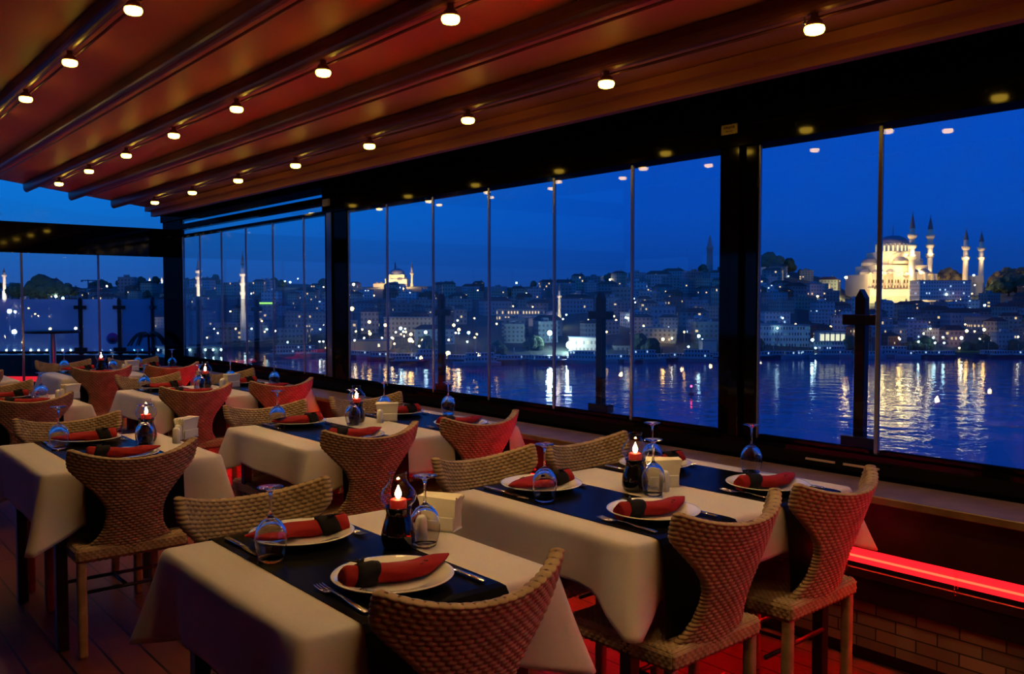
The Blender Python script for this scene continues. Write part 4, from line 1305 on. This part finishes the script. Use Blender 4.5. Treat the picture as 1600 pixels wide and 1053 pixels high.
# large mosque on the hilltop
DM = 880.0; k = DM / FX
cx0, cy0, _ = WP(1393, DM + 30)
zb = ZR(470, DM)
mq = empty('mosque', (cx0, cy0, zb), -YAW); tag(mq, 'large floodlit mosque with great dome on the hilltop at right', 'mosque')
def zz(py): return ZR(py, DM) - zb
m = MB(); W0 = 58 * k
m.box(-W0, W0 * .86, -30, 30, -12, zz(428)); m.box(-W0 * 1.0, W0 * .9, -36, -28, -12, zz(452))
m.box(-44 * k, 38 * k, -26, 26, zz(428), zz(414)); m.box(-30 * k, 30 * k, -20, 20, zz(414), zz(392))
for i in range(9): m.box((-54 + 12 * i) * k - .9, (-54 + 12 * i) * k + .9, -31.5, -29.5, -10, zz(426))
m.build('walls', M['stone_lit'], mq)
m = MB()    # tympanum arches
for (xc, rr, yy) in ((-2, 19, -21.5),):
    pts = [(xc * k + rr * k * cos(a), yy, zz(414) + rr * k * sin(a) * 1.05) for a in [pi * i / 20 for i in range(21)]]
    vs = pts + [(p[0], yy + 6, p[2]) for p in pts]; n = 21
    m.add(vs, [list(range(n))] + [(i + 1, i, n + i, n + i + 1) for i in range(n - 1)])
m.build('great_arch', M['stone_lit'], mq)
m = MB(); m.lathe([(25 * k, zz(394)), (25 * k, zz(379)), (23.5 * k, zz(378))], 40)
for i in range(24):
    a = 2 * pi * i / 24; m.obox((25.2 * k * cos(a), 25.2 * k * sin(a), (zz(393) + zz(380)) / 2), (1.4, 1.4, zz(379) - zz(394)), a)
m.build('drum', M['stone_lit'], mq)
m = MB()
for i in range(24):
    a = 2 * pi * (i + .5) / 24; m.obox((25.0 * k * cos(a), 25.0 * k * sin(a), (zz(391) + zz(382)) / 2), (.7, 1.7, zz(382) - zz(391)), a)
m.build('drum_windows', emat('lit_drum_windows', (1, .8, .4), 1.5), mq)
m = MB(); dome(m, (0, 0, zz(379)), 24.5 * k, zz(365) - zz(379), 40, 0, 10); m.tube([(0, 0, zz(366)), (0, 0, zz(350))], .35, 8); m.ball((0, 0, zz(358)), .8, 8, 6); m.build('dome', M['lead'], mq)
for (xc, yc, rr, pb) in ((-36, 0, 14, 414), (34, 0, 14, 412), (-2, -22, 12, 412), (-50, -10, 9, 428), (-38, -24, 9, 428), (-20, -26, 8, 428), (16, -26, 8, 428), (32, -24, 9, 428), (46, -10, 8, 428), (-28, -14, 7, 414), (26, -14, 7, 412), (-54, -31, 5, 452), (-44, -31, 5, 452), (-30, -31, 5, 430), (2, -31, 5, 430), (40, -31, 5, 430)):
    m = MB(); m.lathe([(rr * k, zz(pb)), (rr * k, zz(pb) + rr * k * .35)], 24, (xc * k, yc, 0)); m.build('small_drum', M['stone_lit'], mq)
    m = MB(); dome(m, (xc * k, yc, zz(pb) + rr * k * .35), rr * k * .98, rr * k * .62, 24); m.build('small_dome', M['lead'], mq)
m = MB()
for row, (pa, pb) in enumerate(((437, 442), (446, 450))):
    for i in range(22): m.box((-54 + 4.8 * i) * k - .7, (-54 + 4.8 * i) * k + .7, -30.2 if row == 0 else -36.2, -29.9 if row == 0 else -35.9, zz(pb), zz(pa))
m.build('wall_windows', pmat('dark_openings', (.10, .07, .03), .8), mq)
cw = empty('courtyard_wall', WP(1492, DM + 20, zb), -YAW); tag(cw, 'floodlit low courtyard wall right of the large mosque', 'building')  # low courtyard wall of the large mosque, topped with small domes
m = MB(); m.box(-52 * k, 38 * k, -6, 6, -12, zz(441)); m.box(-52 * k, -20 * k, -14, -4, -12, zz(446)); m.box(24 * k, 38 * k, -8, 8, zz(441), zz(430)); m.build('walls', M['stone_lit'], cw)
m = MB()
for i in range(11): dome(m, ((-48 + 8.2 * i) * k, 0, zz(441)), 2.6, 1.6, 12, 0, 4)
m.build('small_domes', M['lead'], cw)
minaret(1423, DM - 2, 331, 462, 9.5, 'tall lit minaret with three balconies nearest the great dome', (.47, .60, .72))
minaret(1451, DM + 55, 337, 446, 9, 'second tall lit minaret of the large mosque, right of dome', (.44, .58, .71))
minaret(1507, DM + 8, 357, 448, 8.5, 'shorter lit minaret, left one of right-hand pair', (.50, .68))
minaret(1531, DM + 50, 361, 445, 8, 'shorter lit minaret, rightmost of all on the hill', (.50, .68))
for px, D_, z, w_ in ((1316, DM - 22, zz(455), 45e3), (1328, DM - 24, zz(455), 50e3), (1322, DM - 10, zz(436), 20e3), (1340, DM - 22, zz(462), 60e3), (1365, DM - 24, zz(462), 60e3), (1390, DM - 24, zz(462), 70e3), (1415, DM - 24, zz(462), 70e3), (1440, DM - 12, zz(458), 60e3),
                      (1352, DM - 2, zz(420), 25e3), (1380, DM - 4, zz(421), 30e3), (1408, DM - 4, zz(421), 30e3), (1436, DM + 2, zz(425), 25e3), (1470, DM + 2, zz(455), 40e3), (1500, DM - 4, zz(455), 50e3), (1522, DM + 20, zz(452), 50e3),
                      (1393, DM + 4, zz(398), 14e3), (1370, DM + 8, zz(398), 12e3), (1415, DM + 8, zz(398), 12e3)):
    flood(px, D_, zb + z, w_ * .42)
for px, D_, pyz in ((1425, DM - 8, 395), (1453, DM + 47, 395), (1509, DM, 405), (1533, DM + 42, 405), (1421, DM - 8, 425), (1449, DM + 47, 425)):
    flood(px, D_, ZR(pyz, D_), 5.5e3, (1, .72, .38))
flood(1588, DM + 10, ZR(432, DM), 30e3, (1, .6, .2))

# smaller mosque on the left ridge
D2 = 1000.0; k2 = D2 / FX
x2, y2, _ = WP(621, D2 + 12)
zb2 = ZR(452, D2)
m2 = empty('mosque', (x2, y2, zb2), -YAW); tag(m2, 'smaller floodlit domed mosque on the ridge left of centre', 'mosque')
def z2(py): return ZR(py, D2) - zb2
m = MB(); m.box(-17 * k2, 17 * k2, -12, 12, -10, z2(436)); m.box(-36 * k2, -17 * k2, -10, 10, -10, z2(443)); m.box(-13 * k2, 13 * k2, -10, 10, z2(436), z2(429))
m.lathe([(12 * k2, z2(432)), (12 * k2, z2(427))], 24); m.build('walls', M['stone_lit'], m2)
m = MB(); dome(m, (0, 0, z2(427.5)), 12 * k2, z2(419) - z2(427.5), 32, 0, 8); m.tube([(0, 0, z2(420)), (0, 0, z2(414))], .3, 6); m.build('dome', M['lead'], m2)
for xc, rr, pb in ((-14, 5, 437), (14, 5, 437), (-24, 4, 443), (-31, 3.5, 443), (6, 7, 438)):
    m = MB(); dome(m, (xc * k2, -8, z2(pb)), rr * k2, rr * k2 * .7, 20); m.build('small_dome', M['lead'], m2)
minaret(644, D2 + 5, 411, 447, 4.2, 'lit minaret just right of the smaller mosque', (.55,))
minaret(618, D2 + 40, 408, 447, 3.2, 'dark slim minaret behind the smaller mosque dome', (.55,), mat=M['spire'])
for px, pyz, w_ in ((596, 446, 14e3), (612, 445, 26e3), (626, 445, 26e3), (640, 445, 18e3)): flood(px, D2 - 16, ZR(pyz, D2), w_, (1, .60, .22), 1.)
# other minarets and towers
minaret(874, 596, 443, 497, 5.0, 'slim lit minaret in the middle of the far shore', (.64,))
flood(872, 588, ZR(492, 590), 5e3, (1, .72, .35)); flood(872, 588, ZR(470, 590), 2.5e3, (1, .75, .5), .6)
sm = empty('mosque', WP(862, 604, ZR(505, 604)), -YAW); tag(sm, 'small domed mosque at the foot of the slim central minaret', 'mosque')
m = MB(); m.box(-6, 6, -6, 6, -6, 5); m.build('walls', M['stone_lit'], sm); m = MB(); dome(m, (0, 0, 5), 5.5, 3.6, 24); m.build('dome', M['lead'], sm)
minaret(311, 470, 399, 520, 7.0, 'floodlit minaret, left one of two through far window bay', (.62, .72, .80)[:3])
minaret(380, 470, 393, 497, 6.6, 'floodlit minaret, right one of two through far window bay', (.38, .52, .66))
for px, pyz, w_ in ((313, 462, 4e3), (313, 440, 4e3), (382, 462, 4e3), (382, 440, 4e3), (384, 485, 3e3), (313, 490, 2e3)): flood(px, 463, ZR(pyz, 463), w_, (1, .78, .52), .6)
minaret(8, 720, 418, 458, 5.0, 'lit minaret at the extreme left edge', (.70,)); flood(12, 712, ZR(440, 712), 7e3, (1, .75, .6), .8); flood(3, 712, ZR(462, 712), 7e3, (1, .75, .6), .8)
minaret(235, 1100, 431, 448, 2.4, 'tiny distant lit minaret, left one above far ridge', (.6,)); minaret(254, 1100, 431, 448, 2.4, 'tiny distant lit minaret, right one above far ridge', (.6,))
for px in (235, 254): flood(px, 1092, ZR(440, 1092), 9e3, (1, .8, .55), .5)
tw = empty('watch_tower', WP(1108, 1010, ZR(424, 1010))); tag(tw, 'tall unlit stone watch tower on the ridge left of window post', 'tower')
kt = 1010 / FX; ht_ = lambda py: (424 - py) * kt
m = MB(); m.lathe([(5.2 * kt, -10), (4.6 * kt, ht_(400)), (4.2 * kt, ht_(392)), (5.4 * kt, ht_(390)), (5.4 * kt, ht_(386)), (4.2 * kt, ht_(385.5)), (4.0 * kt, ht_(382)), (2.6 * kt, ht_(381)), (2.4 * kt, ht_(376)), (1.8 * kt, ht_(375)), (1.6 * kt, ht_(371)), (.3 * kt, ht_(369)), (.2 * kt, ht_(365)), (0, ht_(365))], 20)
m.build('tower_body', pmat('blue_grey_stone', (.22, .25, .28), .9), tw)
cr = empty('construction_crane', WP(139, 900, ZR(450, 900)), -YAW); tag(cr, 'distant construction crane above left ridge', 'crane')
kc = 900 / FX
m = MB(); m.box(-.5, .5, -.5, .5, -5, 13 * kc); m.build('mast', M['spire'], cr)
m = MB(); m.box(-11 * kc, 14 * kc, -.4, .4, 11 * kc, 11 * kc + 1); m.box(-11 * kc, -9 * kc, -.8, .8, 9.6 * kc, 11 * kc); m.build('jib', M['spire'], cr)

# ---- trees
M['tree'] = pmat('dark_tree_crown', (.030, .060, .030), .95, vary=(.5, (.06, .09, .05)))
M['tree_bare'] = pmat('winter_tree_crown', (.10, .075, .045), .95, vary=(.6, (.16, .12, .06)))
M['trunk'] = pmat('tree_trunk', (.04, .03, .02), .9)
def crown_mesh(seed, conical=False):
    rd = random.Random(seed); m = MB()
    for i in range(9):
        a = rd.uniform(0, 6.28); rr = rd.uniform(0, 3.0)
        c = (rr * cos(a), rr * sin(a), rd.uniform(4.0, 7.5)) if not conical else (0, 0, 2.0 + i * 1.1)
        r = rd.uniform(1.8, 2.8) if not conical else 1.8 - i * .16
        mm = MB(); mm.ball(c, r, 12, 8)
        mm.v = [(x + rd.uniform(-.3, .3), y + rd.uniform(-.3, .3), z + rd.uniform(-.3, .3)) for x, y, z in mm.v]
        m.add(mm.v, mm.f, 0, False)
    return m.mesh('crown')
crowns = [crown_mesh(i) for i in range(3)] + [crown_mesh(9, True)]
tm = MB().tube([(0, 0, -3), (0, 0, 5)], .35, 6).mesh('trunk'); tm.materials.append(M['trunk'])
for c in crowns[:2] + [crowns[3]]: c.materials.append(M['tree'])
crowns[2].materials.append(M['tree_bare'])
tn = [0]
def tree(px, D, z, s, kind, label):
    e = empty('tree', WP(px, D, z - 3.2 * s), tn[0] * 1.3); e.scale = (s, s, s * 1.0); tag(e, label, 'tree', 'trees across the water'); tn[0] += 1
    place(crowns[kind], 'crown', None, e); place(tm, 'trunk', None, e)
trn = random.Random(5)
for i in range(70):
    px = trn.uniform(0, 1610); 
    if 262 < px < 285: continue
    D = trn.choice((shore(px) + trn.uniform(12, 40), trn.uniform(600, 1000), DR - trn.uniform(0, 25), DR - 5))
    if any(a < px < b and c < D < e for a, b, c, e in reserved[2:4]): continue
    tree(px, D, ground(px, D), trn.uniform(.8, 1.5), trn.choice((0, 1)), 'dark round tree %s, %s' % (slope_word(D), seen_in(px)))
for px, s in ((30, 1.6), (48, 1.8), (62, 2.6), (75, 2.2), (92, 1.8), (108, 1.6), (20, 1.5)):
    tree(px, 640, ZR(462, 640), s * .9, trn.choice((0, 1)), 'large dark tree on left shore beyond the far glass wall')
for px, s in ((1195, 2.6), (1205, 3.0), (1216, 2.4), (1230, 2.0)):
    tree(px, 985, ZR(422, 985), s, 0, 'large dark tree on the ridge just right of window post')
for px, s, D_ in ((1470, 2.2, 900), (1480, 2.6, 902), (1490, 2.2, 905), (1462, 1.6, 890), (1558, 2.0, 890), (1570, 2.6, 895), (1582, 2.4, 895), (1596, 2.6, 895)):
    tree(px, D_, ZR(444, D_), s, 2, 'bare floodlit winter tree by large mosque, %s' % ('between the minaret pairs' if px < 1520 else 'right of the last minaret'))
for px, s, D_ in ((1542, 1.3, 860), (1552, 1.6, 860), (1510, 1.0, 860), (1560, 2.0, 850), (1575, 2.2, 850), (1590, 2.4, 850)):
    tree(px, D_, ZR(455, D_), s, 3 if s < 1.4 else 0, 'dark evergreen tree below the right-hand minarets')
for px, s in ((1418, 1.), (1432, 1.2), (1447, .8), (1512, 1.1), (1526, 1.3), (1540, 1.2), (1552, 1.), (1588, 1.3)):
    tree(px, 522, ZR(548, 522), s * .8, 0, 'dark tree on the grassy quay at right')
gl_ = empty('quay_lawn', WP(1490, 508, WZ + 2.0), -YAW); tag(gl_, 'green lit lawn along the quay at right', 'lawn')
m = MB(); m.box(-45, 35, 0, 8, -1, .4); m.build('turf', pmat('quay_grass', (.06, .16, .02), .9, vary=(.2, (.10, .2, .03))), gl_)

# ---- boats
M['boat_white'] = pmat('boat_white_paint', (.26, .32, .38), .4)
M['boat_dark'] = pmat('boat_dark_hull', (.02, .03, .06), .4)
F['cabin'] = facade('boat_cabin', (.34, .40, .46), dark=(.01, .02, .04), sx=1.6, sz=2.3, lit=.12, litcol=(.7, .9, 1), lst=1.2)
def hull_mb(L, B, H, mi=0):
    st = [(-.5, .72, 0.0), (-.3, .95, 0), (.1, 1., 0), (.3, .8, .08), (.43, .42, .2), (.5, .03, .35)]
    m = MB(); vs = []
    for t, b, sh in st:
        vs += [(t * L, -B / 2 * b, H * (1 + sh)), (t * L, -B / 2 * b * .6, -.3), (t * L, B / 2 * b * .6, -.3), (t * L, B / 2 * b, H * (1 + sh))]
    n = len(st)
    fs = [(4 * k + i, 4 * k + 4 + i, 4 * k + 5 + i, 4 * k + 1 + i) for k in range(n - 1) for i in range(3)]
    fs += [(4 * k + 3, 4 * k + 7, 4 * k + 4, 4 * k) for k in range(n - 1)] + [(0, 1, 2, 3)]
    m.add(vs, fs, mi, False); return m
def boat_proto(L, B, decks, dark):
    e = empty('boat')
    hull_mb(L, B, 1.6).build('hull', M['boat_dark'] if dark else M['boat_white'], e)
    m = MB(); z = 1.5
    for d in range(decks):
        a = L * (.40 - .06 * d); m.box(-a, a * .62, -B * .38, B * .38, z, z + 2.2); z += 2.3
    m.build('cabin', F['cabin'], e)
    m = MB(); z = 3.75
    for d in range(decks): a = L * (.42 - .06 * d); m.box(-a, a * .62, -B * .44, B * .44, z, z + .15); z += 2.3
    m.build('deck_roof', M['boat_white'], e)
    m = MB(); m.tube([(L * .05, 0, z - 2.2), (L * .05, 0, z + 1.8)], .12, 6); m.build('mast', M['boat_white'], e)
    return e
protos = [boat_proto(13, 4, 1, 0), boat_proto(20, 5.5, 1, 1), boat_proto(24, 6, 2, 0), boat_proto(38, 8, 2, 0)]
pu = [0, 0, 0, 0]
def boat(px, D, kind, rz, label):
    if pu[kind] == 0: o = protos[kind]
    else: o = copy_tree(protos[kind])
    pu[kind] = 1
    o.location = WP(px, D, WZ + .1); o.rotation_euler = (0, 0, -YAW + rz)
    tag(o, label, 'boat', 'boats moored along the far quay')
brd = random.Random(8)
where_b = lambda px: 'left half of middle bay' if px < 690 else 'mid middle bay' if px < 930 else 'left of window post' if px < 1130 else 'right of window post' if px < 1345 else 'right of near balustrade post'
for px in [548, 575, 603, 632, 655, 668, 715, 745, 772, 800, 826, 852, 905, 950, 975, 1008, 1030, 1062, 1085, 1108, 1130, 1190, 1212, 1238, 1262, 1296, 1322, 1365, 1392, 1420, 1446, 1470, 1548, 1572, 1595]:
    kd = brd.choice((0, 1, 2, 1)); 
    boat(px, shore(px) - brd.uniform(8, 24), kd, brd.choice((0, pi)) + brd.uniform(-.4, .4), '%s at far quay, %s' % (['small white motor boat', 'dark-hulled passenger boat', 'two-deck white boat'][kd], where_b(px)))
boat(468, 500, 3, 0.15, 'large two-deck white ferry seen through the far window bay')
boat(745, 430, 2, pi + .2, 'white boat under way in front of the left quay')
boat(640, 440, 1, .1, 'dark boat under way in front of the ferry quay')

# ---- bridge at left
br_ = empty('bridge', WP(250, 520, WZ), -YAW + .05); tag(br_, 'low bridge with a row of round lights beyond the far bay', 'bridge')
kb = 520 / FX
m = MB(); m.box(-260 * kb, 100 * kb, -6, 6, 3.6, 5.2); m.build('deck', M['roof_flat'], br_)
for i in range(18): m = MB(); a = (-250 + 20 * i) * kb; m.box(a - 1, a + 1, -5, 5, -2, 3.6); m.build('pier', M['roof_flat'], br_)
M['lamp_cool'] = emat('cool_white_lamp', (.70, 1.0, .92), 34)
M['lamp_warm'] = emat('sodium_lamp', (1.0, .46, .11), 50)
M['lamp_white'] = emat('white_lamp', (1.0, .78, .50), 36)
M['lamp_hot'] = emat('floodlamp', (.80, 1.0, .92), 260)
M['lamp_red'] = emat('red_lamp', (1.0, .05, .12), 14)
for i in range(30):
    m = MB(); m.ball(((-250 + 12 * i) * kb, -6.3, 3.0), .55, 10, 6); m.build('bridge_lamp', M['lamp_cool'], br_)

# ---- street lamps: pole with a glowing globe
def lamp_mesh(r, hgt):
    p = MB().tube([(0, 0, -6), (0, 0, hgt)], .12, 6).mesh('pole'); p.materials.append(M['spire'])
    b_ = MB().ball((0, 0, hgt + r * .7), r, 12, 8).mesh('globe')
    return p, b_
LM = {}
for nm, r, hg in (('s', .50, 6), ('m', .85, 8), ('l', 1.25, 10)):
    for c in ('cool', 'warm', 'white', 'red', 'hot'):
        p, b_ = lamp_mesh(r * (1.5 if c == 'hot' else 1), hg); b_.materials.append(M['lamp_' + c]); LM[nm + c] = (p, b_, hg)
cn = {'cool': 'cool white', 'warm': 'orange', 'white': 'warm white', 'red': 'red', 'hot': 'dazzling white'}
def slamp(px, py, D, key, c):
    p, b_, hg = LM[key + c]
    e = empty('street_lamp', WP(px, D, ZR(py, D) - hg - .6)); tag(e, '%s %s street lamp across the water, %s' % ({'s': 'small', 'm': 'medium', 'l': 'large'}[key], cn[c], seen_in(px)), 'street lamp', 'street lamps across the water')
    place(p, 'pole', None, e); place(b_, 'globe', None, e)
L_ = [(550, 483, 560, 'l', 'warm'), (577, 503, 540, 'm', 'warm'), (602, 508, 540, 'm', 'warm'), (556, 517, 530, 's', 'warm'), (566, 514, 530, 's', 'warm'), (553, 445, 900, 'l', 'warm'), (641, 532, 505, 'l', 'warm'),
      (626, 513, 520, 'm', 'cool'), (634, 518, 520, 's', 'warm'), (665, 519, 515, 'm', 'cool'), (709, 508, 540, 'm', 'warm'), (717, 515, 530, 'm', 'warm'), (715, 500, 560, 's', 'white'), (700, 553, 480, 'l', 'warm'),
      (730, 553, 480, 's', 'cool'), (745, 553, 480, 'm', 'white'), (783, 552, 478, 'm', 'warm'), (678, 534, 500, 's', 'white'), (655, 540, 495, 's', 'white'), (612, 527, 515, 's', 'white'), (554, 531, 505, 's', 'white'),
      (859, 521, 500, 'm', 'hot'), (890, 541, 490, 'l', 'hot'), (873, 438, 940, 'm', 'white'), (807, 442, 940, 'm', 'cool'), (812, 449, 930, 's', 'cool'), (953, 437, 930, 'm', 'white'), (958, 491, 640, 's', 'warm'), (948, 518, 540, 's', 'warm'),
      (1018, 511, 560, 's', 'warm'), (1036, 530, 520, 'm', 'warm'), (1045, 511, 550, 's', 'white'), (1050, 528, 520, 's', 'white'), (1078, 511, 560, 's', 'warm'), (1092, 525, 515, 'm', 'cool'), (1098, 530, 512, 's', 'cool'), (1076, 541, 505, 's', 'cool'), (1001, 545, 500, 'm', 'cool'), (996, 532, 510, 's', 'cool'),
      (1198, 445, 850, 'm', 'warm'), (1212, 432, 920, 's', 'cool'), (1231, 431, 925, 's', 'cool'), (1277, 463, 780, 'm', 'warm'), (1289, 482, 700, 'm', 'white'), (1298, 511, 570, 'm', 'warm'), (1321, 434, 850, 'l', 'warm'), (1270, 531, 512, 'm', 'cool'), (1299, 548, 506, 's', 'cool'), (1275, 543, 508, 's', 'cool'),
      (1215, 512, 528, 's', 'cool'), (1478, 460, 790, 'm', 'cool'), (1520, 430, 860, 'm', 'cool'), (1522, 445, 860, 's', 'white'), (1538, 477, 700, 'm', 'cool'), (1482, 518, 545, 'l', 'warm'), (1511, 517, 545, 'm', 'warm'), (1538, 515, 545, 'm', 'warm'), (1454, 513, 550, 's', 'white'),
      (1503, 528, 525, 'm', 'white'), (1500, 543, 508, 's', 'warm'), (1476, 535, 520, 's', 'cool'), (1436, 533, 520, 's', 'cool'), (1459, 527, 520, 's', 'cool'), (1462, 535, 518, 's', 'cool'), (1474, 526, 522, 's', 'cool'), (1515, 537, 520, 's', 'cool'), (1588, 522, 530, 's', 'cool'), (1588, 550, 505, 's', 'white'), (1383, 513, 560, 's', 'warm'),
      (409, 501, 600, 's', 'warm'), (393, 513, 590, 's', 'cool'), (382, 527, 585, 's', 'cool'), (446, 439, 950, 's', 'cool'), (454, 441, 950, 'm', 'cool'), (466, 435, 960, 's', 'cool'), (506, 448, 900, 's', 'white'), (360, 486, 640, 's', 'warm'), (499, 533, 560, 's', 'white'), (505, 533, 560, 's', 'white'), (500, 514, 600, 's', 'cool'), (436, 515, 600, 's', 'cool'),
      (449, 534, 570, 's', 'cool'), (368, 513, 590, 's', 'warm'), (340, 520, 590, 's', 'white'), (323, 527, 585, 's', 'warm'), (240, 500, 640, 'm', 'warm'), (88, 463, 640, 'm', 'cool'), (99, 466, 640, 'm', 'cool'), (15, 487, 560, 'm', 'hot'), (24, 487, 560, 's', 'hot'), (22, 519, 560, 'm', 'hot'), (78, 514, 560, 'm', 'warm'), (118, 513, 560, 'm', 'white'),
      (109, 453, 800, 's', 'white'), (168, 447, 900, 'm', 'white'), (55, 490, 600, 's', 'warm'), (60, 493, 600, 's', 'warm'), (45, 481, 600, 's', 'warm')]
for a in L_: slamp(*a)
lr = random.Random(77)
for i in range(95):
    px = lr.uniform(300, 1600); D_ = lr.choice((lr.uniform(520, 620), lr.uniform(520, 900)))
    if D_ < shore(px) + 12: continue
    g_ = ground(px, D_); e_py = HZ - (g_ + 7 - EYE) / D_ * FX
    slamp(px, e_py, D_, 's', lr.choice(('warm', 'warm', 'white', 'cool')))
for i in range(26):
    px = lr.uniform(548, 770); D_ = lr.uniform(shore(px) + 14, shore(px) + 75)
    slamp(px, HZ - (ground(px, D_) + lr.uniform(3.5, 8) - EYE) / D_ * FX, D_, lr.choice('ssm'), lr.choice(('warm', 'warm', 'white', 'cool')))
# pink-red lights along the quay
for i, px in enumerate((562, 572, 785, 790, 822, 832, 842, 896, 903, 912, 922, 950, 962)): slamp(px, 557, shore(px) - 4, 's', 'red')

# buoy
by = empty('buoy', WP(1081, 297, WZ)); tag(by, 'dark channel buoy with a red light in open water', 'buoy')
m = MB(); m.lathe([(0, -.5), (1.0, -.4), (1.1, .3), (.9, .6), (.3, .8), (.25, 2.4), (0, 2.5)], 16); m.build('body', M['boat_dark'], by)
m = MB(); m.ball((0, 0, 2.8), .35, 10, 8); m.build('lantern', M['lamp_red'], by)

# ---- look-alikes are told apart by their order from the left of the view
from collections import defaultdict
def px_of(o):
    d = o.location
    f = d.x * sin(YAW) + d.y * cos(YAW); l = d.x * cos(YAW) - d.y * sin(YAW)
    return CXp + FX * l / max(f, .1)
by_label = defaultdict(list)
for o in bpy.data.objects:
    if 'label' in o and 'category' in o and o.parent is None: by_label[o['label']].append(o)
units = ['', 'first', 'second', 'third', 'fourth', 'fifth', 'sixth', 'seventh', 'eighth', 'ninth', 'tenth', 'eleventh', 'twelfth', 'thirteenth', 'fourteenth', 'fifteenth', 'sixteenth', 'seventeenth', 'eighteenth', 'nineteenth', 'twentieth']
def ordw(n):
    if n <= 20: return units[n]
    return {2: 'twenty-', 3: 'thirty-', 4: 'forty-'}[n // 10] + units[n % 10] if n % 10 else {3: 'thirtieth', 4: 'fortieth'}[n // 10]
for lb, os_ in by_label.items():
    if len(os_) > 1:
        os_.sort(key=px_of)
        for i, o in enumerate(os_): o['label'] = '%s, %s from left' % (lb, ordw(i + 1))
